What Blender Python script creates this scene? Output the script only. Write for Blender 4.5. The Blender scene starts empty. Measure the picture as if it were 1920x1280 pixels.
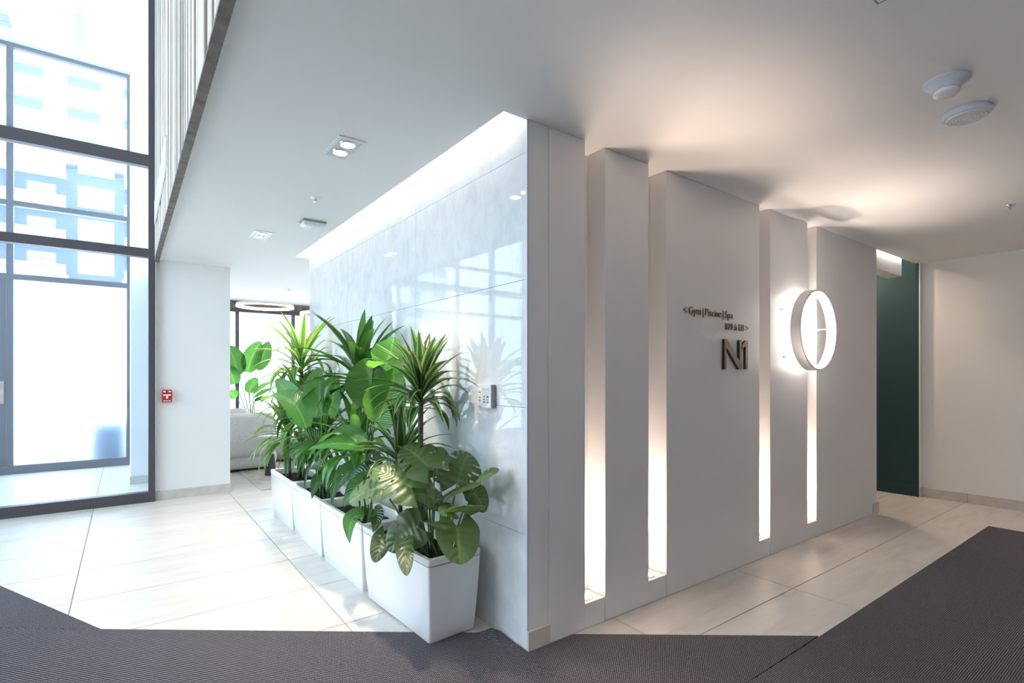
import bpy, bmesh, math, random
from mathutils import Vector, Matrix
random.seed(7)
PI = math.pi
C = bpy.context.scene.collection
SC = bpy.context.scene

# ------------------------------------------------------------------ camera, world, exposure
EYE = 1.323
YAW = math.atan(725 / 980)                       # angle between the view axis and the marble wall
SA, CA = math.sin(YAW), math.cos(YAW)
cam_data = bpy.data.cameras.new('camera')
cam_data.sensor_width = 36.0
cam_data.lens = 36.0 * 980 / 1920
cam_data.shift_y = 64 / 1920
cam_data.clip_start = 0.05
cam_data.clip_end = 400
cam = bpy.data.objects.new('camera', cam_data)
C.objects.link(cam)
cam.location = (0, 0, EYE)
cam.rotation_euler = (PI / 2, 0, -math.atan2(SA, CA))
SC.camera = cam

SKY_STRENGTH = 3.2
world = bpy.data.worlds.new('sky')
SC.world = world
world.use_nodes = True
wb = world.node_tree.nodes['Background']
wb.inputs[0].default_value = (0.80, 0.90, 1.0, 1)
wb.inputs[1].default_value = SKY_STRENGTH

SUN_STRENGTH = 4.5
sd = bpy.data.lights.new('sun', 'SUN')
sd.energy = SUN_STRENGTH
sd.angle = math.radians(6)
sd.color = (1.0, 0.95, 0.88)
sun = bpy.data.objects.new('sun', sd)
C.objects.link(sun)
sun.rotation_euler = Vector((0.42, 0.30, -0.86)).to_track_quat('-Z', 'Y').to_euler()

SC.view_settings.view_transform = 'Standard'
SC.view_settings.look = 'None'
SC.view_settings.exposure = 1.2
SC.view_settings.gamma = 1.0
SC.view_settings.use_curve_mapping = False
SC.cycles.diffuse_bounces = 6
SC.cycles.max_bounces = 14
SC.cycles.transparent_max_bounces = 16
SC.cycles.sample_clamp_indirect = 6.0

WARM = (1.0, 0.77, 0.60)
WARM2 = (1.0, 0.87, 0.74)

# ------------------------------------------------------------------ materials
MATS = {}
def nodes_of(name):
    m = bpy.data.materials.new(name)
    m.use_nodes = True
    nt = m.node_tree
    return m, nt, nt.nodes['Principled BSDF'], nt.nodes['Material Output']

def plain(name, col, rough=0.5, metal=0.0, bump=0.0, bscale=200.0, vary=0.0, vscale=3.0, coat=0.0, spec=0.5):
    m, nt, p, out = nodes_of(name)
    p.inputs['Base Color'].default_value = (*col, 1)
    p.inputs['Roughness'].default_value = rough
    p.inputs['Metallic'].default_value = metal
    p.inputs['Specular IOR Level'].default_value = spec
    p.inputs['Coat Weight'].default_value = coat
    tc = nt.nodes.new('ShaderNodeTexCoord')
    if vary > 0:
        n = nt.nodes.new('ShaderNodeTexNoise')
        n.inputs['Scale'].default_value = vscale
        n.inputs['Detail'].default_value = 6
        nt.links.new(tc.outputs['Object'], n.inputs['Vector'])
        r = nt.nodes.new('ShaderNodeValToRGB')
        r.color_ramp.elements[0].position = 0.3
        r.color_ramp.elements[1].position = 0.7
        r.color_ramp.elements[0].color = (*[max(0, c * (1 - vary)) for c in col], 1)
        r.color_ramp.elements[1].color = (*[min(1, c * (1 + vary)) for c in col], 1)
        nt.links.new(n.outputs['Fac'], r.inputs['Fac'])
        nt.links.new(r.outputs['Color'], p.inputs['Base Color'])
    if bump > 0:
        n2 = nt.nodes.new('ShaderNodeTexNoise')
        n2.inputs['Scale'].default_value = bscale
        n2.inputs['Detail'].default_value = 3
        nt.links.new(tc.outputs['Object'], n2.inputs['Vector'])
        b = nt.nodes.new('ShaderNodeBump')
        b.inputs['Strength'].default_value = bump
        b.inputs['Distance'].default_value = 0.002
        nt.links.new(n2.outputs['Fac'], b.inputs['Height'])
        nt.links.new(b.outputs['Normal'], p.inputs['Normal'])
    MATS[name] = m
    return m

def emit(name, col, strength):
    m, nt, p, out = nodes_of(name)
    p.inputs['Base Color'].default_value = (0.9, 0.9, 0.9, 1)
    p.inputs['Emission Color'].default_value = (*col, 1)
    p.inputs['Emission Strength'].default_value = strength
    MATS[name] = m
    return m

plain('paint', (0.86, 0.855, 0.85), 0.55, bump=0.05, bscale=350)
plain('ceiling_paint', (0.88, 0.875, 0.87), 0.85, bump=0.05, bscale=300)
plain('panel_lacquer', (0.80, 0.785, 0.79), 0.38, bump=0.03, bscale=250)
plain('shadow_gap', (0.35, 0.34, 0.34), 0.8)
plain('grout', (0.36, 0.33, 0.30), 0.9)
plain('base_stone', (0.60, 0.57, 0.53), 0.45, vary=0.10, vscale=9)
plain('frame_metal', (0.095, 0.088, 0.10), 0.42, metal=0.35, bump=0.03)
plain('green_paint', (0.008, 0.046, 0.050), 0.55, bump=0.05)
plain('planter_gloss', (0.86, 0.86, 0.87), 0.10, coat=0.4)
plain('planter_rim', (0.82, 0.81, 0.79), 0.25)
plain('soil', (0.035, 0.022, 0.016), 0.95, bump=1.0, bscale=90, vary=0.6, vscale=120)
plain('bronze', (0.22, 0.16, 0.105), 0.42, metal=0.55)
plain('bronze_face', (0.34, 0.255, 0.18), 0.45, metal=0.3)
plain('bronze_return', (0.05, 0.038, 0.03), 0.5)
plain('white_plastic', (0.82, 0.82, 0.83), 0.35)
plain('cool_plastic', (0.66, 0.69, 0.76), 0.35)
plain('grey_plastic', (0.30, 0.32, 0.34), 0.4)
plain('chrome', (0.6, 0.6, 0.62), 0.22, metal=1.0)
plain('red_plastic', (0.55, 0.018, 0.022), 0.35)
plain('ink', (0.06, 0.07, 0.09), 0.5)
plain('lcd', (0.60, 0.66, 0.66), 0.2)
plain('boucle', (0.62, 0.595, 0.585), 0.95, bump=1.0, bscale=160, vary=0.10, vscale=60)
plain('rug_wool', (0.54, 0.49, 0.42), 0.95, bump=0.8, bscale=150, vary=0.30, vscale=7)
plain('dark_wood', (0.045, 0.038, 0.04), 0.5, vary=0.4, vscale=25)
plain('copper', (0.62, 0.33, 0.22), 0.3, metal=1.0)
plain('edge_wood', (0.16, 0.125, 0.11), 0.6, bump=0.4, bscale=60, vary=0.45, vscale=16)
plain('blue_crate', (0.10, 0.22, 0.36), 0.6)
plain('asphalt', (0.78, 0.78, 0.79), 0.95, vary=0.1)
plain('facade_brick', (0.045, 0.070, 0.15), 0.9, vary=0.12, vscale=2)
plain('facade_white', (0.50, 0.53, 0.58), 0.8)
plain('facade_grey', (0.14, 0.17, 0.21), 0.8)
plain('window_shine', (0.34, 0.40, 0.48), 0.25)
plain('trunk_bark', (0.12, 0.10, 0.075), 0.85, bump=0.8, bscale=120, vary=0.35, vscale=40)
plain('petiole', (0.075, 0.17, 0.045), 0.45)
plain('petiole_pale', (0.20, 0.28, 0.09), 0.45)
plain('pot_dark', (0.10, 0.10, 0.11), 0.5)
plain('handle_wood', (0.42, 0.28, 0.19), 0.5, vary=0.2, vscale=20)
emit('lamp_glow', (1.0, 0.86, 0.66), 14.0)
emit('uplight_glow', (1.0, 0.86, 0.70), 12.0)
emit('ring_glow', (1.0, 0.90, 0.80), 14.0)
emit('pendant_glow', (1.0, 0.86, 0.70), 7.0)
emit('edge_glow', (1.0, 0.90, 0.80), 10.0)
emit('strip_glow', (1.0, 0.93, 0.86), 11.0)

def glass(name, tint, refl=0.9, veil=0.05):
    m, nt, p, out = nodes_of(name)
    nt.nodes.remove(p)
    tr = nt.nodes.new('ShaderNodeBsdfTransparent')
    tr.inputs[0].default_value = (*tint, 1)
    gl = nt.nodes.new('ShaderNodeBsdfGlossy')
    gl.inputs['Roughness'].default_value = 0.02
    gl.inputs[0].default_value = (refl, refl, refl, 1)
    fr = nt.nodes.new('ShaderNodeFresnel')
    fr.inputs[0].default_value = 1.35
    mx = nt.nodes.new('ShaderNodeMixShader')
    nt.links.new(fr.outputs[0], mx.inputs[0])
    nt.links.new(tr.outputs[0], mx.inputs[1])
    nt.links.new(gl.outputs[0], mx.inputs[2])
    tl = nt.nodes.new('ShaderNodeBsdfTranslucent')
    tl.inputs[0].default_value = (0.8, 0.9, 1.0, 1)
    glare_haze = nt.nodes.new('ShaderNodeMixShader')  # thin translucent layer imitates glare haze over the clear panes
    glare_haze.inputs[0].default_value = veil
    nt.links.new(mx.outputs[0], glare_haze.inputs[1])
    nt.links.new(tl.outputs[0], glare_haze.inputs[2])
    nt.links.new(glare_haze.outputs[0], out.inputs[0])
    MATS[name] = m
glass('glass', (0.90, 0.95, 0.98))

def frosted():
    m, nt, p, out = nodes_of('frosted_film')
    p.inputs['Base Color'].default_value = (0.97, 0.98, 1, 1)
    p.inputs['Roughness'].default_value = 0.80
    p.inputs['Transmission Weight'].default_value = 1.0
    p.inputs['IOR'].default_value = 1.40
    MATS['frosted_film'] = m
frosted()

def stone(name, c1, c2, c3, scale, stretch, rough, detail_bump=0.02, mottled=False):
    """veined stone; every tile gets its own offset from its random id"""
    m, nt, p, out = nodes_of(name)
    tc = nt.nodes.new('ShaderNodeTexCoord')
    oi = nt.nodes.new('ShaderNodeObjectInfo')
    mul = nt.nodes.new('ShaderNodeVectorMath'); mul.operation = 'SCALE'
    mul.inputs[0].default_value = (13.0, 7.0, 3.0)
    nt.links.new(oi.outputs['Random'], mul.inputs['Scale'])
    add = nt.nodes.new('ShaderNodeVectorMath'); add.operation = 'ADD'
    mp = nt.nodes.new('ShaderNodeMapping')
    mp.inputs['Scale'].default_value = stretch
    nt.links.new(tc.outputs['Object'], mp.inputs['Vector'])
    nt.links.new(mp.outputs[0], add.inputs[0])
    nt.links.new(mul.outputs[0], add.inputs[1])
    n = nt.nodes.new('ShaderNodeTexNoise')
    n.inputs['Scale'].default_value = scale
    n.inputs['Detail'].default_value = 9
    n.inputs['Roughness'].default_value = 0.62
    n.inputs['Distortion'].default_value = 1.4 if mottled else 0.5
    nt.links.new(add.outputs[0], n.inputs['Vector'])
    r = nt.nodes.new('ShaderNodeValToRGB')
    e = r.color_ramp.elements
    e[0].position = 0.30; e[0].color = (*c1, 1)
    e[1].position = 0.72; e[1].color = (*c3, 1)
    k = e.new(0.50); k.color = (*c2, 1)
    nt.links.new(n.outputs['Fac'], r.inputs['Fac'])
    nt.links.new(r.outputs['Color'], p.inputs['Base Color'])
    p.inputs['Roughness'].default_value = rough
    b = nt.nodes.new('ShaderNodeBump')
    b.inputs['Strength'].default_value = detail_bump
    b.inputs['Distance'].default_value = 0.002
    nt.links.new(n.outputs['Fac'], b.inputs['Height'])
    nt.links.new(b.outputs['Normal'], p.inputs['Normal'])
    MATS[name] = m
    return p
stone('floor_stone', (0.61, 0.57, 0.52), (0.70, 0.66, 0.61), (0.75, 0.715, 0.67), 3.2, (0.55, 3.2, 1), 0.36)
stone('marble', (0.64, 0.66, 0.68), (0.72, 0.735, 0.75), (0.79, 0.80, 0.81), 5.5, (1, 1.3, 0.8), 0.025, 0.0, True)

def cladding(name, c1, c2):
    m, nt, p, out = nodes_of(name)
    tc = nt.nodes.new('ShaderNodeTexCoord')
    oi = nt.nodes.new('ShaderNodeObjectInfo')
    mp = nt.nodes.new('ShaderNodeMapping')
    mp.inputs['Scale'].default_value = (60, 60, 1.6)
    nt.links.new(tc.outputs['Object'], mp.inputs['Vector'])
    mul = nt.nodes.new('ShaderNodeVectorMath'); mul.operation = 'SCALE'
    mul.inputs[0].default_value = (91, 53, 17)
    nt.links.new(oi.outputs['Random'], mul.inputs['Scale'])
    add = nt.nodes.new('ShaderNodeVectorMath')
    nt.links.new(mp.outputs[0], add.inputs[0]); nt.links.new(mul.outputs[0], add.inputs[1])
    n = nt.nodes.new('ShaderNodeTexNoise'); n.inputs['Scale'].default_value = 1.0; n.inputs['Detail'].default_value = 6
    nt.links.new(add.outputs[0], n.inputs['Vector'])
    r = nt.nodes.new('ShaderNodeValToRGB')
    r.color_ramp.elements[0].position = 0.32; r.color_ramp.elements[0].color = (*c1, 1)
    r.color_ramp.elements[1].position = 0.66; r.color_ramp.elements[1].color = (*c2, 1)
    nt.links.new(n.outputs['Fac'], r.inputs['Fac'])
    hs = nt.nodes.new('ShaderNodeHueSaturation')
    mr = nt.nodes.new('ShaderNodeMapRange')
    mr.inputs['To Min'].default_value = 0.75; mr.inputs['To Max'].default_value = 1.15
    nt.links.new(oi.outputs['Random'], mr.inputs['Value'])
    nt.links.new(mr.outputs[0], hs.inputs['Value'])
    nt.links.new(r.outputs['Color'], hs.inputs['Color'])
    nt.links.new(hs.outputs[0], p.inputs['Base Color'])
    b = nt.nodes.new('ShaderNodeBump'); b.inputs['Strength'].default_value = 0.5; b.inputs['Distance'].default_value = 0.004
    nt.links.new(n.outputs['Fac'], b.inputs['Height']); nt.links.new(b.outputs['Normal'], p.inputs['Normal'])
    p.inputs['Roughness'].default_value = 0.65
    MATS[name] = m
cladding('pale_cladding', (0.44, 0.385, 0.31), (0.76, 0.72, 0.66))

def mat_weave(name, rot):
    m, nt, p, out = nodes_of(name)
    tc = nt.nodes.new('ShaderNodeTexCoord')
    mp = nt.nodes.new('ShaderNodeMapping')
    mp.inputs['Rotation'].default_value = (0, 0, rot)
    nt.links.new(tc.outputs['Object'], mp.inputs['Vector'])
    w1 = nt.nodes.new('ShaderNodeTexWave'); w1.inputs['Scale'].default_value = 26; w1.inputs['Distortion'].default_value = 0.6
    w1.inputs['Detail'].default_value = 1
    w2 = nt.nodes.new('ShaderNodeTexWave'); w2.inputs['Scale'].default_value = 38; w2.bands_direction = 'Y'
    w2.inputs['Distortion'].default_value = 1.2
    nz = nt.nodes.new('ShaderNodeTexNoise'); nz.inputs['Scale'].default_value = 330; nz.inputs['Detail'].default_value = 2
    for w in (w1, w2, nz): nt.links.new(mp.outputs[0], w.inputs['Vector'])
    a = nt.nodes.new('ShaderNodeMath'); a.operation = 'MULTIPLY'
    nt.links.new(w1.outputs['Fac'], a.inputs[0]); nt.links.new(w2.outputs['Fac'], a.inputs[1])
    s = nt.nodes.new('ShaderNodeMath'); s.operation = 'MULTIPLY_ADD'
    s.inputs[1].default_value = 0.38
    nt.links.new(a.outputs[0], s.inputs[0])
    sub = nt.nodes.new('ShaderNodeMath'); sub.operation = 'SUBTRACT'; sub.inputs[1].default_value = 0.13
    nt.links.new(nz.outputs['Fac'], sub.inputs[0]); nt.links.new(sub.outputs[0], s.inputs[2])
    r = nt.nodes.new('ShaderNodeValToRGB')
    e = r.color_ramp.elements
    e[0].position = 0.28; e[0].color = (0.022, 0.021, 0.026, 1)
    e[1].position = 0.78; e[1].color = (0.50, 0.475, 0.52, 1)
    k = e.new(0.5); k.color = (0.088, 0.082, 0.098, 1)
    nt.links.new(s.outputs[0], r.inputs['Fac'])
    nt.links.new(r.outputs['Color'], p.inputs['Base Color'])
    p.inputs['Roughness'].default_value = 0.95
    p.inputs['Specular IOR Level'].default_value = 0.15
    b = nt.nodes.new('ShaderNodeBump'); b.inputs['Strength'].default_value = 0.9; b.inputs['Distance'].default_value = 0.004
    nt.links.new(s.outputs[0], b.inputs['Height']); nt.links.new(b.outputs['Normal'], p.inputs['Normal'])
    MATS[name] = m
mat_weave('mat_weave_a', 0.0)
mat_weave('mat_weave_b', -0.66)
mat_weave('mat_weave_c', 0.45)

def leaf_mat(name, mid, edge, rib, stripe=False, veins=0.0, transl=0.38, rough=0.28):
    m, nt, p, out = nodes_of(name)
    uv = nt.nodes.new('ShaderNodeUVMap'); uv.uv_map = 'UVMap'
    sp = nt.nodes.new('ShaderNodeSeparateXYZ')
    nt.links.new(uv.outputs[0], sp.inputs[0])
    s1 = nt.nodes.new('ShaderNodeMath'); s1.operation = 'SUBTRACT'; s1.inputs[1].default_value = 0.5
    nt.links.new(sp.outputs['X'], s1.inputs[0])
    s2 = nt.nodes.new('ShaderNodeMath'); s2.operation = 'ABSOLUTE'
    nt.links.new(s1.outputs[0], s2.inputs[0])
    s3 = nt.nodes.new('ShaderNodeMath'); s3.operation = 'MULTIPLY'; s3.inputs[1].default_value = 2.0
    nt.links.new(s2.outputs[0], s3.inputs[0])
    r = nt.nodes.new('ShaderNodeValToRGB')
    e = r.color_ramp.elements
    e[0].position = 0.0; e[0].color = (*rib, 1)
    e[1].position = 1.0; e[1].color = (*(mid if stripe else edge), 1)
    k = e.new(0.05); k.color = (*rib, 1)
    k = e.new(0.10); k.color = (*mid, 1)
    if stripe:
        k = e.new(0.42); k.color = (*mid, 1)
        k = e.new(0.52); k.color = (*edge, 1)
        k = e.new(0.82); k.color = (*edge, 1)
        k = e.new(0.90); k.color = (*mid, 1)
    nt.links.new(s3.outputs[0], r.inputs['Fac'])
    col = r.outputs['Color']
    oi = nt.nodes.new('ShaderNodeObjectInfo')
    mr = nt.nodes.new('ShaderNodeMapRange'); mr.inputs['To Min'].default_value = 0.45; mr.inputs['To Max'].default_value = 1.45
    nt.links.new(oi.outputs['Random'], mr.inputs['Value'])
    hs = nt.nodes.new('ShaderNodeHueSaturation')
    nt.links.new(mr.outputs[0], hs.inputs['Value']); nt.links.new(col, hs.inputs['Color'])
    col = hs.outputs[0]
    nt.links.new(col, p.inputs['Base Color'])
    p.inputs['Roughness'].default_value = rough
    p.inputs['Specular IOR Level'].default_value = 0.75
    if veins > 0:
        # lateral veins run forward from the midrib
        ad = nt.nodes.new('ShaderNodeMath'); ad.operation = 'MULTIPLY_ADD'; ad.inputs[1].default_value = -0.22
        nt.links.new(s3.outputs[0], ad.inputs[0]); nt.links.new(sp.outputs['Y'], ad.inputs[2])
        si = nt.nodes.new('ShaderNodeMath'); si.operation = 'MULTIPLY'; si.inputs[1].default_value = veins
        nt.links.new(ad.outputs[0], si.inputs[0])
        sn = nt.nodes.new('ShaderNodeMath'); sn.operation = 'SINE'
        nt.links.new(si.outputs[0], sn.inputs[0])
        b = nt.nodes.new('ShaderNodeBump'); b.inputs['Strength'].default_value = 0.35; b.inputs['Distance'].default_value = 0.004
        nt.links.new(sn.outputs[0], b.inputs['Height']); nt.links.new(b.outputs['Normal'], p.inputs['Normal'])
    tl = nt.nodes.new('ShaderNodeBsdfTranslucent')
    h2 = nt.nodes.new('ShaderNodeHueSaturation'); h2.inputs['Value'].default_value = 3.0; h2.inputs['Hue'].default_value = 0.485
    nt.links.new(col, h2.inputs['Color']); nt.links.new(h2.outputs[0], tl.inputs[0])
    mx = nt.nodes.new('ShaderNodeMixShader'); mx.inputs[0].default_value = transl
    nt.links.new(p.outputs[0], mx.inputs[1]); nt.links.new(tl.outputs[0], mx.inputs[2])
    nt.links.new(mx.outputs[0], out.inputs[0])
    MATS[name] = m
leaf_mat('striped_leaf', (0.024, 0.085, 0.028), (0.20, 0.29, 0.09), (0.03, 0.10, 0.03), stripe=True, transl=0.22, rough=0.22)
leaf_mat('corn_leaf', (0.045, 0.155, 0.025), (0.035, 0.13, 0.025), (0.07, 0.19, 0.035), transl=0.33, rough=0.22)
leaf_mat('lime_leaf', (0.04, 0.135, 0.028), (0.17, 0.27, 0.06), (0.06, 0.15, 0.03), stripe=True, transl=0.35)
leaf_mat('paddle_leaf', (0.05, 0.17, 0.025), (0.04, 0.15, 0.025), (0.10, 0.23, 0.05), veins=150, transl=0.50, rough=0.28)
leaf_mat('monstera_leaf', (0.095, 0.165, 0.045), (0.085, 0.15, 0.04), (0.16, 0.25, 0.07), veins=42, transl=0.22, rough=0.36)
leaf_mat('broad_leaf', (0.04, 0.14, 0.035), (0.035, 0.12, 0.03), (0.09, 0.20, 0.05), veins=70, transl=0.33, rough=0.20)

# ------------------------------------------------------------------ mesh helpers
def bm_box(bm, x0, x1, y0, y1, z0, z1):
    v = [bm.verts.new(p) for p in ((x0,y0,z0),(x1,y0,z0),(x1,y1,z0),(x0,y1,z0),(x0,y0,z1),(x1,y0,z1),(x1,y1,z1),(x0,y1,z1))]
    for f in ((0,3,2,1),(4,5,6,7),(0,1,5,4),(1,2,6,5),(2,3,7,6),(3,0,4,7)):
        bm.faces.new([v[i] for i in f])
    return v

def link(name, bm, mat, parent=None, smooth=False, bevel=0.0, seg=2):
    if bevel > 0:
        bmesh.ops.bevel(bm, geom=list(bm.edges), offset=bevel, segments=seg, profile=0.6, affect='EDGES', clamp_overlap=True)
    me = bpy.data.meshes.new(name)
    bm.to_mesh(me); bm.free()
    me.materials.append(MATS[mat])
    if smooth:
        for p in me.polygons: p.use_smooth = True
    o = bpy.data.objects.new(name, me)
    C.objects.link(o)
    if parent is not None:
        o.parent = parent
        o.matrix_parent_inverse = Matrix.Translation(-parent.location) if parent.rotation_euler == Matrix.Identity(3).to_euler() else (Matrix.Translation(parent.location) @ parent.rotation_euler.to_matrix().to_4x4()).inverted()
    return o

def box(name, x0, x1, y0, y1, z0, z1, mat, parent=None, bevel=0.0):
    """a box whose origin sits at its own centre"""
    cx, cy, cz = (x0+x1)/2, (y0+y1)/2, (z0+z1)/2
    bm = bmesh.new()
    bm_box(bm, x0-cx, x1-cx, y0-cy, y1-cy, z0-cz, z1-cz)
    o = link(name, bm, mat, parent, bevel=bevel)
    o.location = (cx, cy, cz)
    return o

def boxes(name, lst, mat, parent=None, bevel=0.0):
    bm = bmesh.new()
    for b in lst: bm_box(bm, *b)
    return link(name, bm, mat, parent, bevel=bevel)

def lathe_bm(prof, n=32, axis='z'):
    bm = bmesh.new()
    rings = []
    for r, z in prof:
        if r < 1e-6:
            rings.append([bm.verts.new((0, 0, z))])
        else:
            rings.append([bm.verts.new((r*math.cos(2*PI*i/n), r*math.sin(2*PI*i/n), z)) for i in range(n)])
    for a, b in zip(rings, rings[1:]):
        for i in range(n):
            j = (i+1) % n
            if len(a) == 1 and len(b) > 1: bm.faces.new((a[0], b[j], b[i]))
            elif len(b) == 1 and len(a) > 1: bm.faces.new((a[i], a[j], b[0]))
            elif len(a) > 1: bm.faces.new((a[i], a[j], b[j], b[i]))
    bmesh.ops.recalc_face_normals(bm, faces=bm.faces)
    return bm

def lathe(name, prof, loc, mat, parent=None, n=32, rot=None, smooth=True):
    bm = lathe_bm(prof, n)
    M = Matrix.Translation(loc) @ (rot if rot is not None else Matrix.Identity(4))
    bmesh.ops.transform(bm, matrix=M, verts=bm.verts)
    o = link(name, bm, mat, parent, smooth=smooth)
    if smooth:
        try: o.data.set_sharp_from_angle(angle=math.radians(40))
        except Exception: pass
    return o

def tube(name, pts, rads, mat, parent=None, n=8):
    bm = bmesh.new()
    pts = [Vector(p) for p in pts]
    rings = []
    for i, p in enumerate(pts):
        t = (pts[min(i+1, len(pts)-1)] - pts[max(i-1, 0)]).normalized()
        s = t.cross(Vector((0.31, 0.95, 0.05))).normalized()
        u = s.cross(t)
        rings.append([bm.verts.new(p + (s*math.cos(2*PI*k/n) + u*math.sin(2*PI*k/n))*rads[i]) for k in range(n)])
    for a, b in zip(rings, rings[1:]):
        for k in range(n):
            bm.faces.new((a[k], a[(k+1) % n], b[(k+1) % n], b[k]))
    bm.faces.new(rings[0][::-1]); bm.faces.new(rings[-1])
    return link(name, bm, mat, parent, smooth=True)

def empty(name, loc):
    o = bpy.data.objects.new(name, None)
    o.empty_display_size = 0.1
    C.objects.link(o)
    o.location = loc
    return o

def tag(o, label, cat, group=None, kind=None):
    o['label'] = label
    o['category'] = cat
    if group: o['group'] = group
    if kind: o['kind'] = kind
    return o

def struct(o, label=None, cat=None):
    o['kind'] = 'structure'
    if label: o['label'] = label
    if cat: o['category'] = cat
    return o

def lamp(name, kind, loc, energy, col, parent=None, **kw):
    d = bpy.data.lights.new(name, kind)
    d.energy = energy; d.color = col
    for k, v in kw.items():
        if k != 'aim': setattr(d, k, v)
    o = bpy.data.objects.new(name, d)
    C.objects.link(o)
    o.location = loc
    if 'aim' in kw:
        o.rotation_euler = Vector(kw['aim']).to_track_quat('-Z', 'Y').to_euler()
    if parent is not None:
        o.parent = parent
        o.matrix_parent_inverse = Matrix.Translation(-parent.location)
    return o

# ------------------------------------------------------------------ dimensions (metres)
CEIL = 2.552
MX = 1.55            # face of the stone wall (plane x)
PY = 1.966           # face of the white panels (plane y)
MEND = 5.66          # far end of the stone wall
GY = 6.71            # inner glazing and pier face
OY = 9.65            # outer facade
HIGH = 5.78          # ceiling of the double-height lobby
SOF = 0.262          # edge of the low ceiling
WX = 7.03            # white wall on the right
PEND = 5.858         # end of the panel wall
WEST = -4.4
SOUTH = -2.6

# ------------------------------------------------------------------ floor with stone tiles
floor = struct(box('floor', WEST-0.1, 9.0, SOUTH-0.1, OY+0.15, -0.20, -0.004, 'grout'), 'pale veined stone tile floor running through the lobby', 'floor')
tile_mesh = {}
X0, Y0, TW, TD, GAP = 0.945, 1.575, 1.198, 0.60, 0.006
def tile(x0, x1, y0, y1):
    w, d = x1-x0-GAP, y1-y0-GAP
    key = (round(w, 3), round(d, 3))
    if key not in tile_mesh:
        bm = bmesh.new(); bm_box(bm, -w/2, w/2, -d/2, d/2, -0.010, 0)
        bmesh.ops.bevel(bm, geom=[e for e in bm.edges if e.verts[0].co.z > -0.001 and e.verts[1].co.z > -0.001], offset=0.0012, segments=1, affect='EDGES')
        me = bpy.data.meshes.new('tile'); bm.to_mesh(me); bm.free(); me.materials.append(MATS['floor_stone'])
        tile_mesh[key] = me
    o = bpy.data.objects.new('tile', tile_mesh[key]); C.objects.link(o)
    o.parent = floor; o.matrix_parent_inverse = Matrix.Translation(-Vector(floor.location))
    o.location = ((x0+x1)/2, (y0+y1)/2, 0)
for i in range(-5, 7):
    for j in range(-2, 14):
        x0, y0 = X0+i*TW, Y0+j*TD
        x1, y1 = min(x0+TW, 7.9), min(y0+TD, OY)
        if y1 <= y0: continue
        if x0 > MX+0.1 and x1 < PEND-0.1 and y0 > PY+0.2 and y1 < MEND-0.1: continue      # under the core
        # keep what the frame can see (with a margin to either side)
        keep = False
        for px, py in ((x0,y0),(x1,y0),(x0,y1),(x1,y1),((x0+x1)/2,(y0+y1)/2)):
            dp = px*SA + py*CA; rr = px*CA - py*SA
            if dp > 0.8 and abs(rr/dp) < 1.35: keep = True
        if keep: tile(x0, x1, y0, y1)

# ------------------------------------------------------------------ ceilings
SLOT = 1.415         # slot for the hidden light along the stone wall
ceiling = struct(boxes('ceiling', [
    (SOF+0.024, SLOT, SOUTH, OY, CEIL, CEIL+0.09),
    (SLOT, WX+0.3, SOUTH, PY+0.012, CEIL, CEIL+0.09),
    (SLOT, 4.6, MEND+0.03, OY, CEIL, CEIL+0.09),
    (MX+0.012, PEND, PY+0.012, PY+0.16, CEIL, CEIL+0.09),
], 'ceiling_paint'), 'smooth white low ceiling over the panel wall and planters', 'ceiling')
struct(boxes('ceiling_lobby', [(WEST, SOF+0.3, SOUTH, OY+0.1, HIGH, HIGH+0.15)], 'ceiling_paint'), 'white ceiling of the double height vestibule', 'ceiling')
struct(boxes('ceiling_passage', [(PEND-0.2, 9.0, PY+0.012, 6.0, 2.95, 3.05), (PEND-0.2, 9.0, PY-0.02, PY+0.012, CEIL+0.09, 2.95)], 'ceiling_paint'), 'white ceiling of the passage by the green wall', 'ceiling')

# cavity of the light slot above the stone wall
slot_box = struct(boxes('trim_1', [
    (1.20, MX+0.03, PY-0.03, MEND+0.06, 2.86, 2.90),
    (1.17, 1.20, PY-0.03, MEND+0.06, CEIL+0.09, 2.90),
    (1.20, MX+0.03, PY-0.03, PY+0.019, CEIL+0.09, 2.86),
    (1.20, MX+0.03, MEND+0.03, MEND+0.06, CEIL+0.09, 2.86),
], 'ceiling_paint'), 'white recessed light cove above the stone wall', 'cove')

# ------------------------------------------------------------------ walls
wall_stone = struct(boxes('wall_left', [(MX+0.012, MX+0.14, PY+0.02, MEND, 0, 2.86)], 'grout'), 'glossy pale grey stone tile wall behind the planters', 'wall')
zs = [0.0, 0.556, 1.169, 1.787, 2.400, 2.86]
ys = [PY+0.018, 3.17, 4.385, 5.60, MEND]
for a in range(4):
    for b in range(5):
        t = box('tile', MX, MX+0.012, ys[a]+0.001, ys[a+1]-0.001, zs[b]+0.001, zs[b+1]-0.001, 'marble', wall_stone, bevel=0.0006)

# metal corner bead where stone meets plaster
struct(box('trim_2', MX-0.003, MX+0.012, PY+0.004, PY+0.018, 0, CEIL, 'cool_plastic'), 'thin metal corner bead at the end of the stone wall', 'trim')

NB = PY + 0.135      # back of the niches
wall_front = struct(boxes('wall_front', [(MX+0.14, PEND, NB, NB+0.10, 0, 2.62)], 'paint'), 'white wall of tall panels with glowing vertical niches', 'wall')
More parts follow.
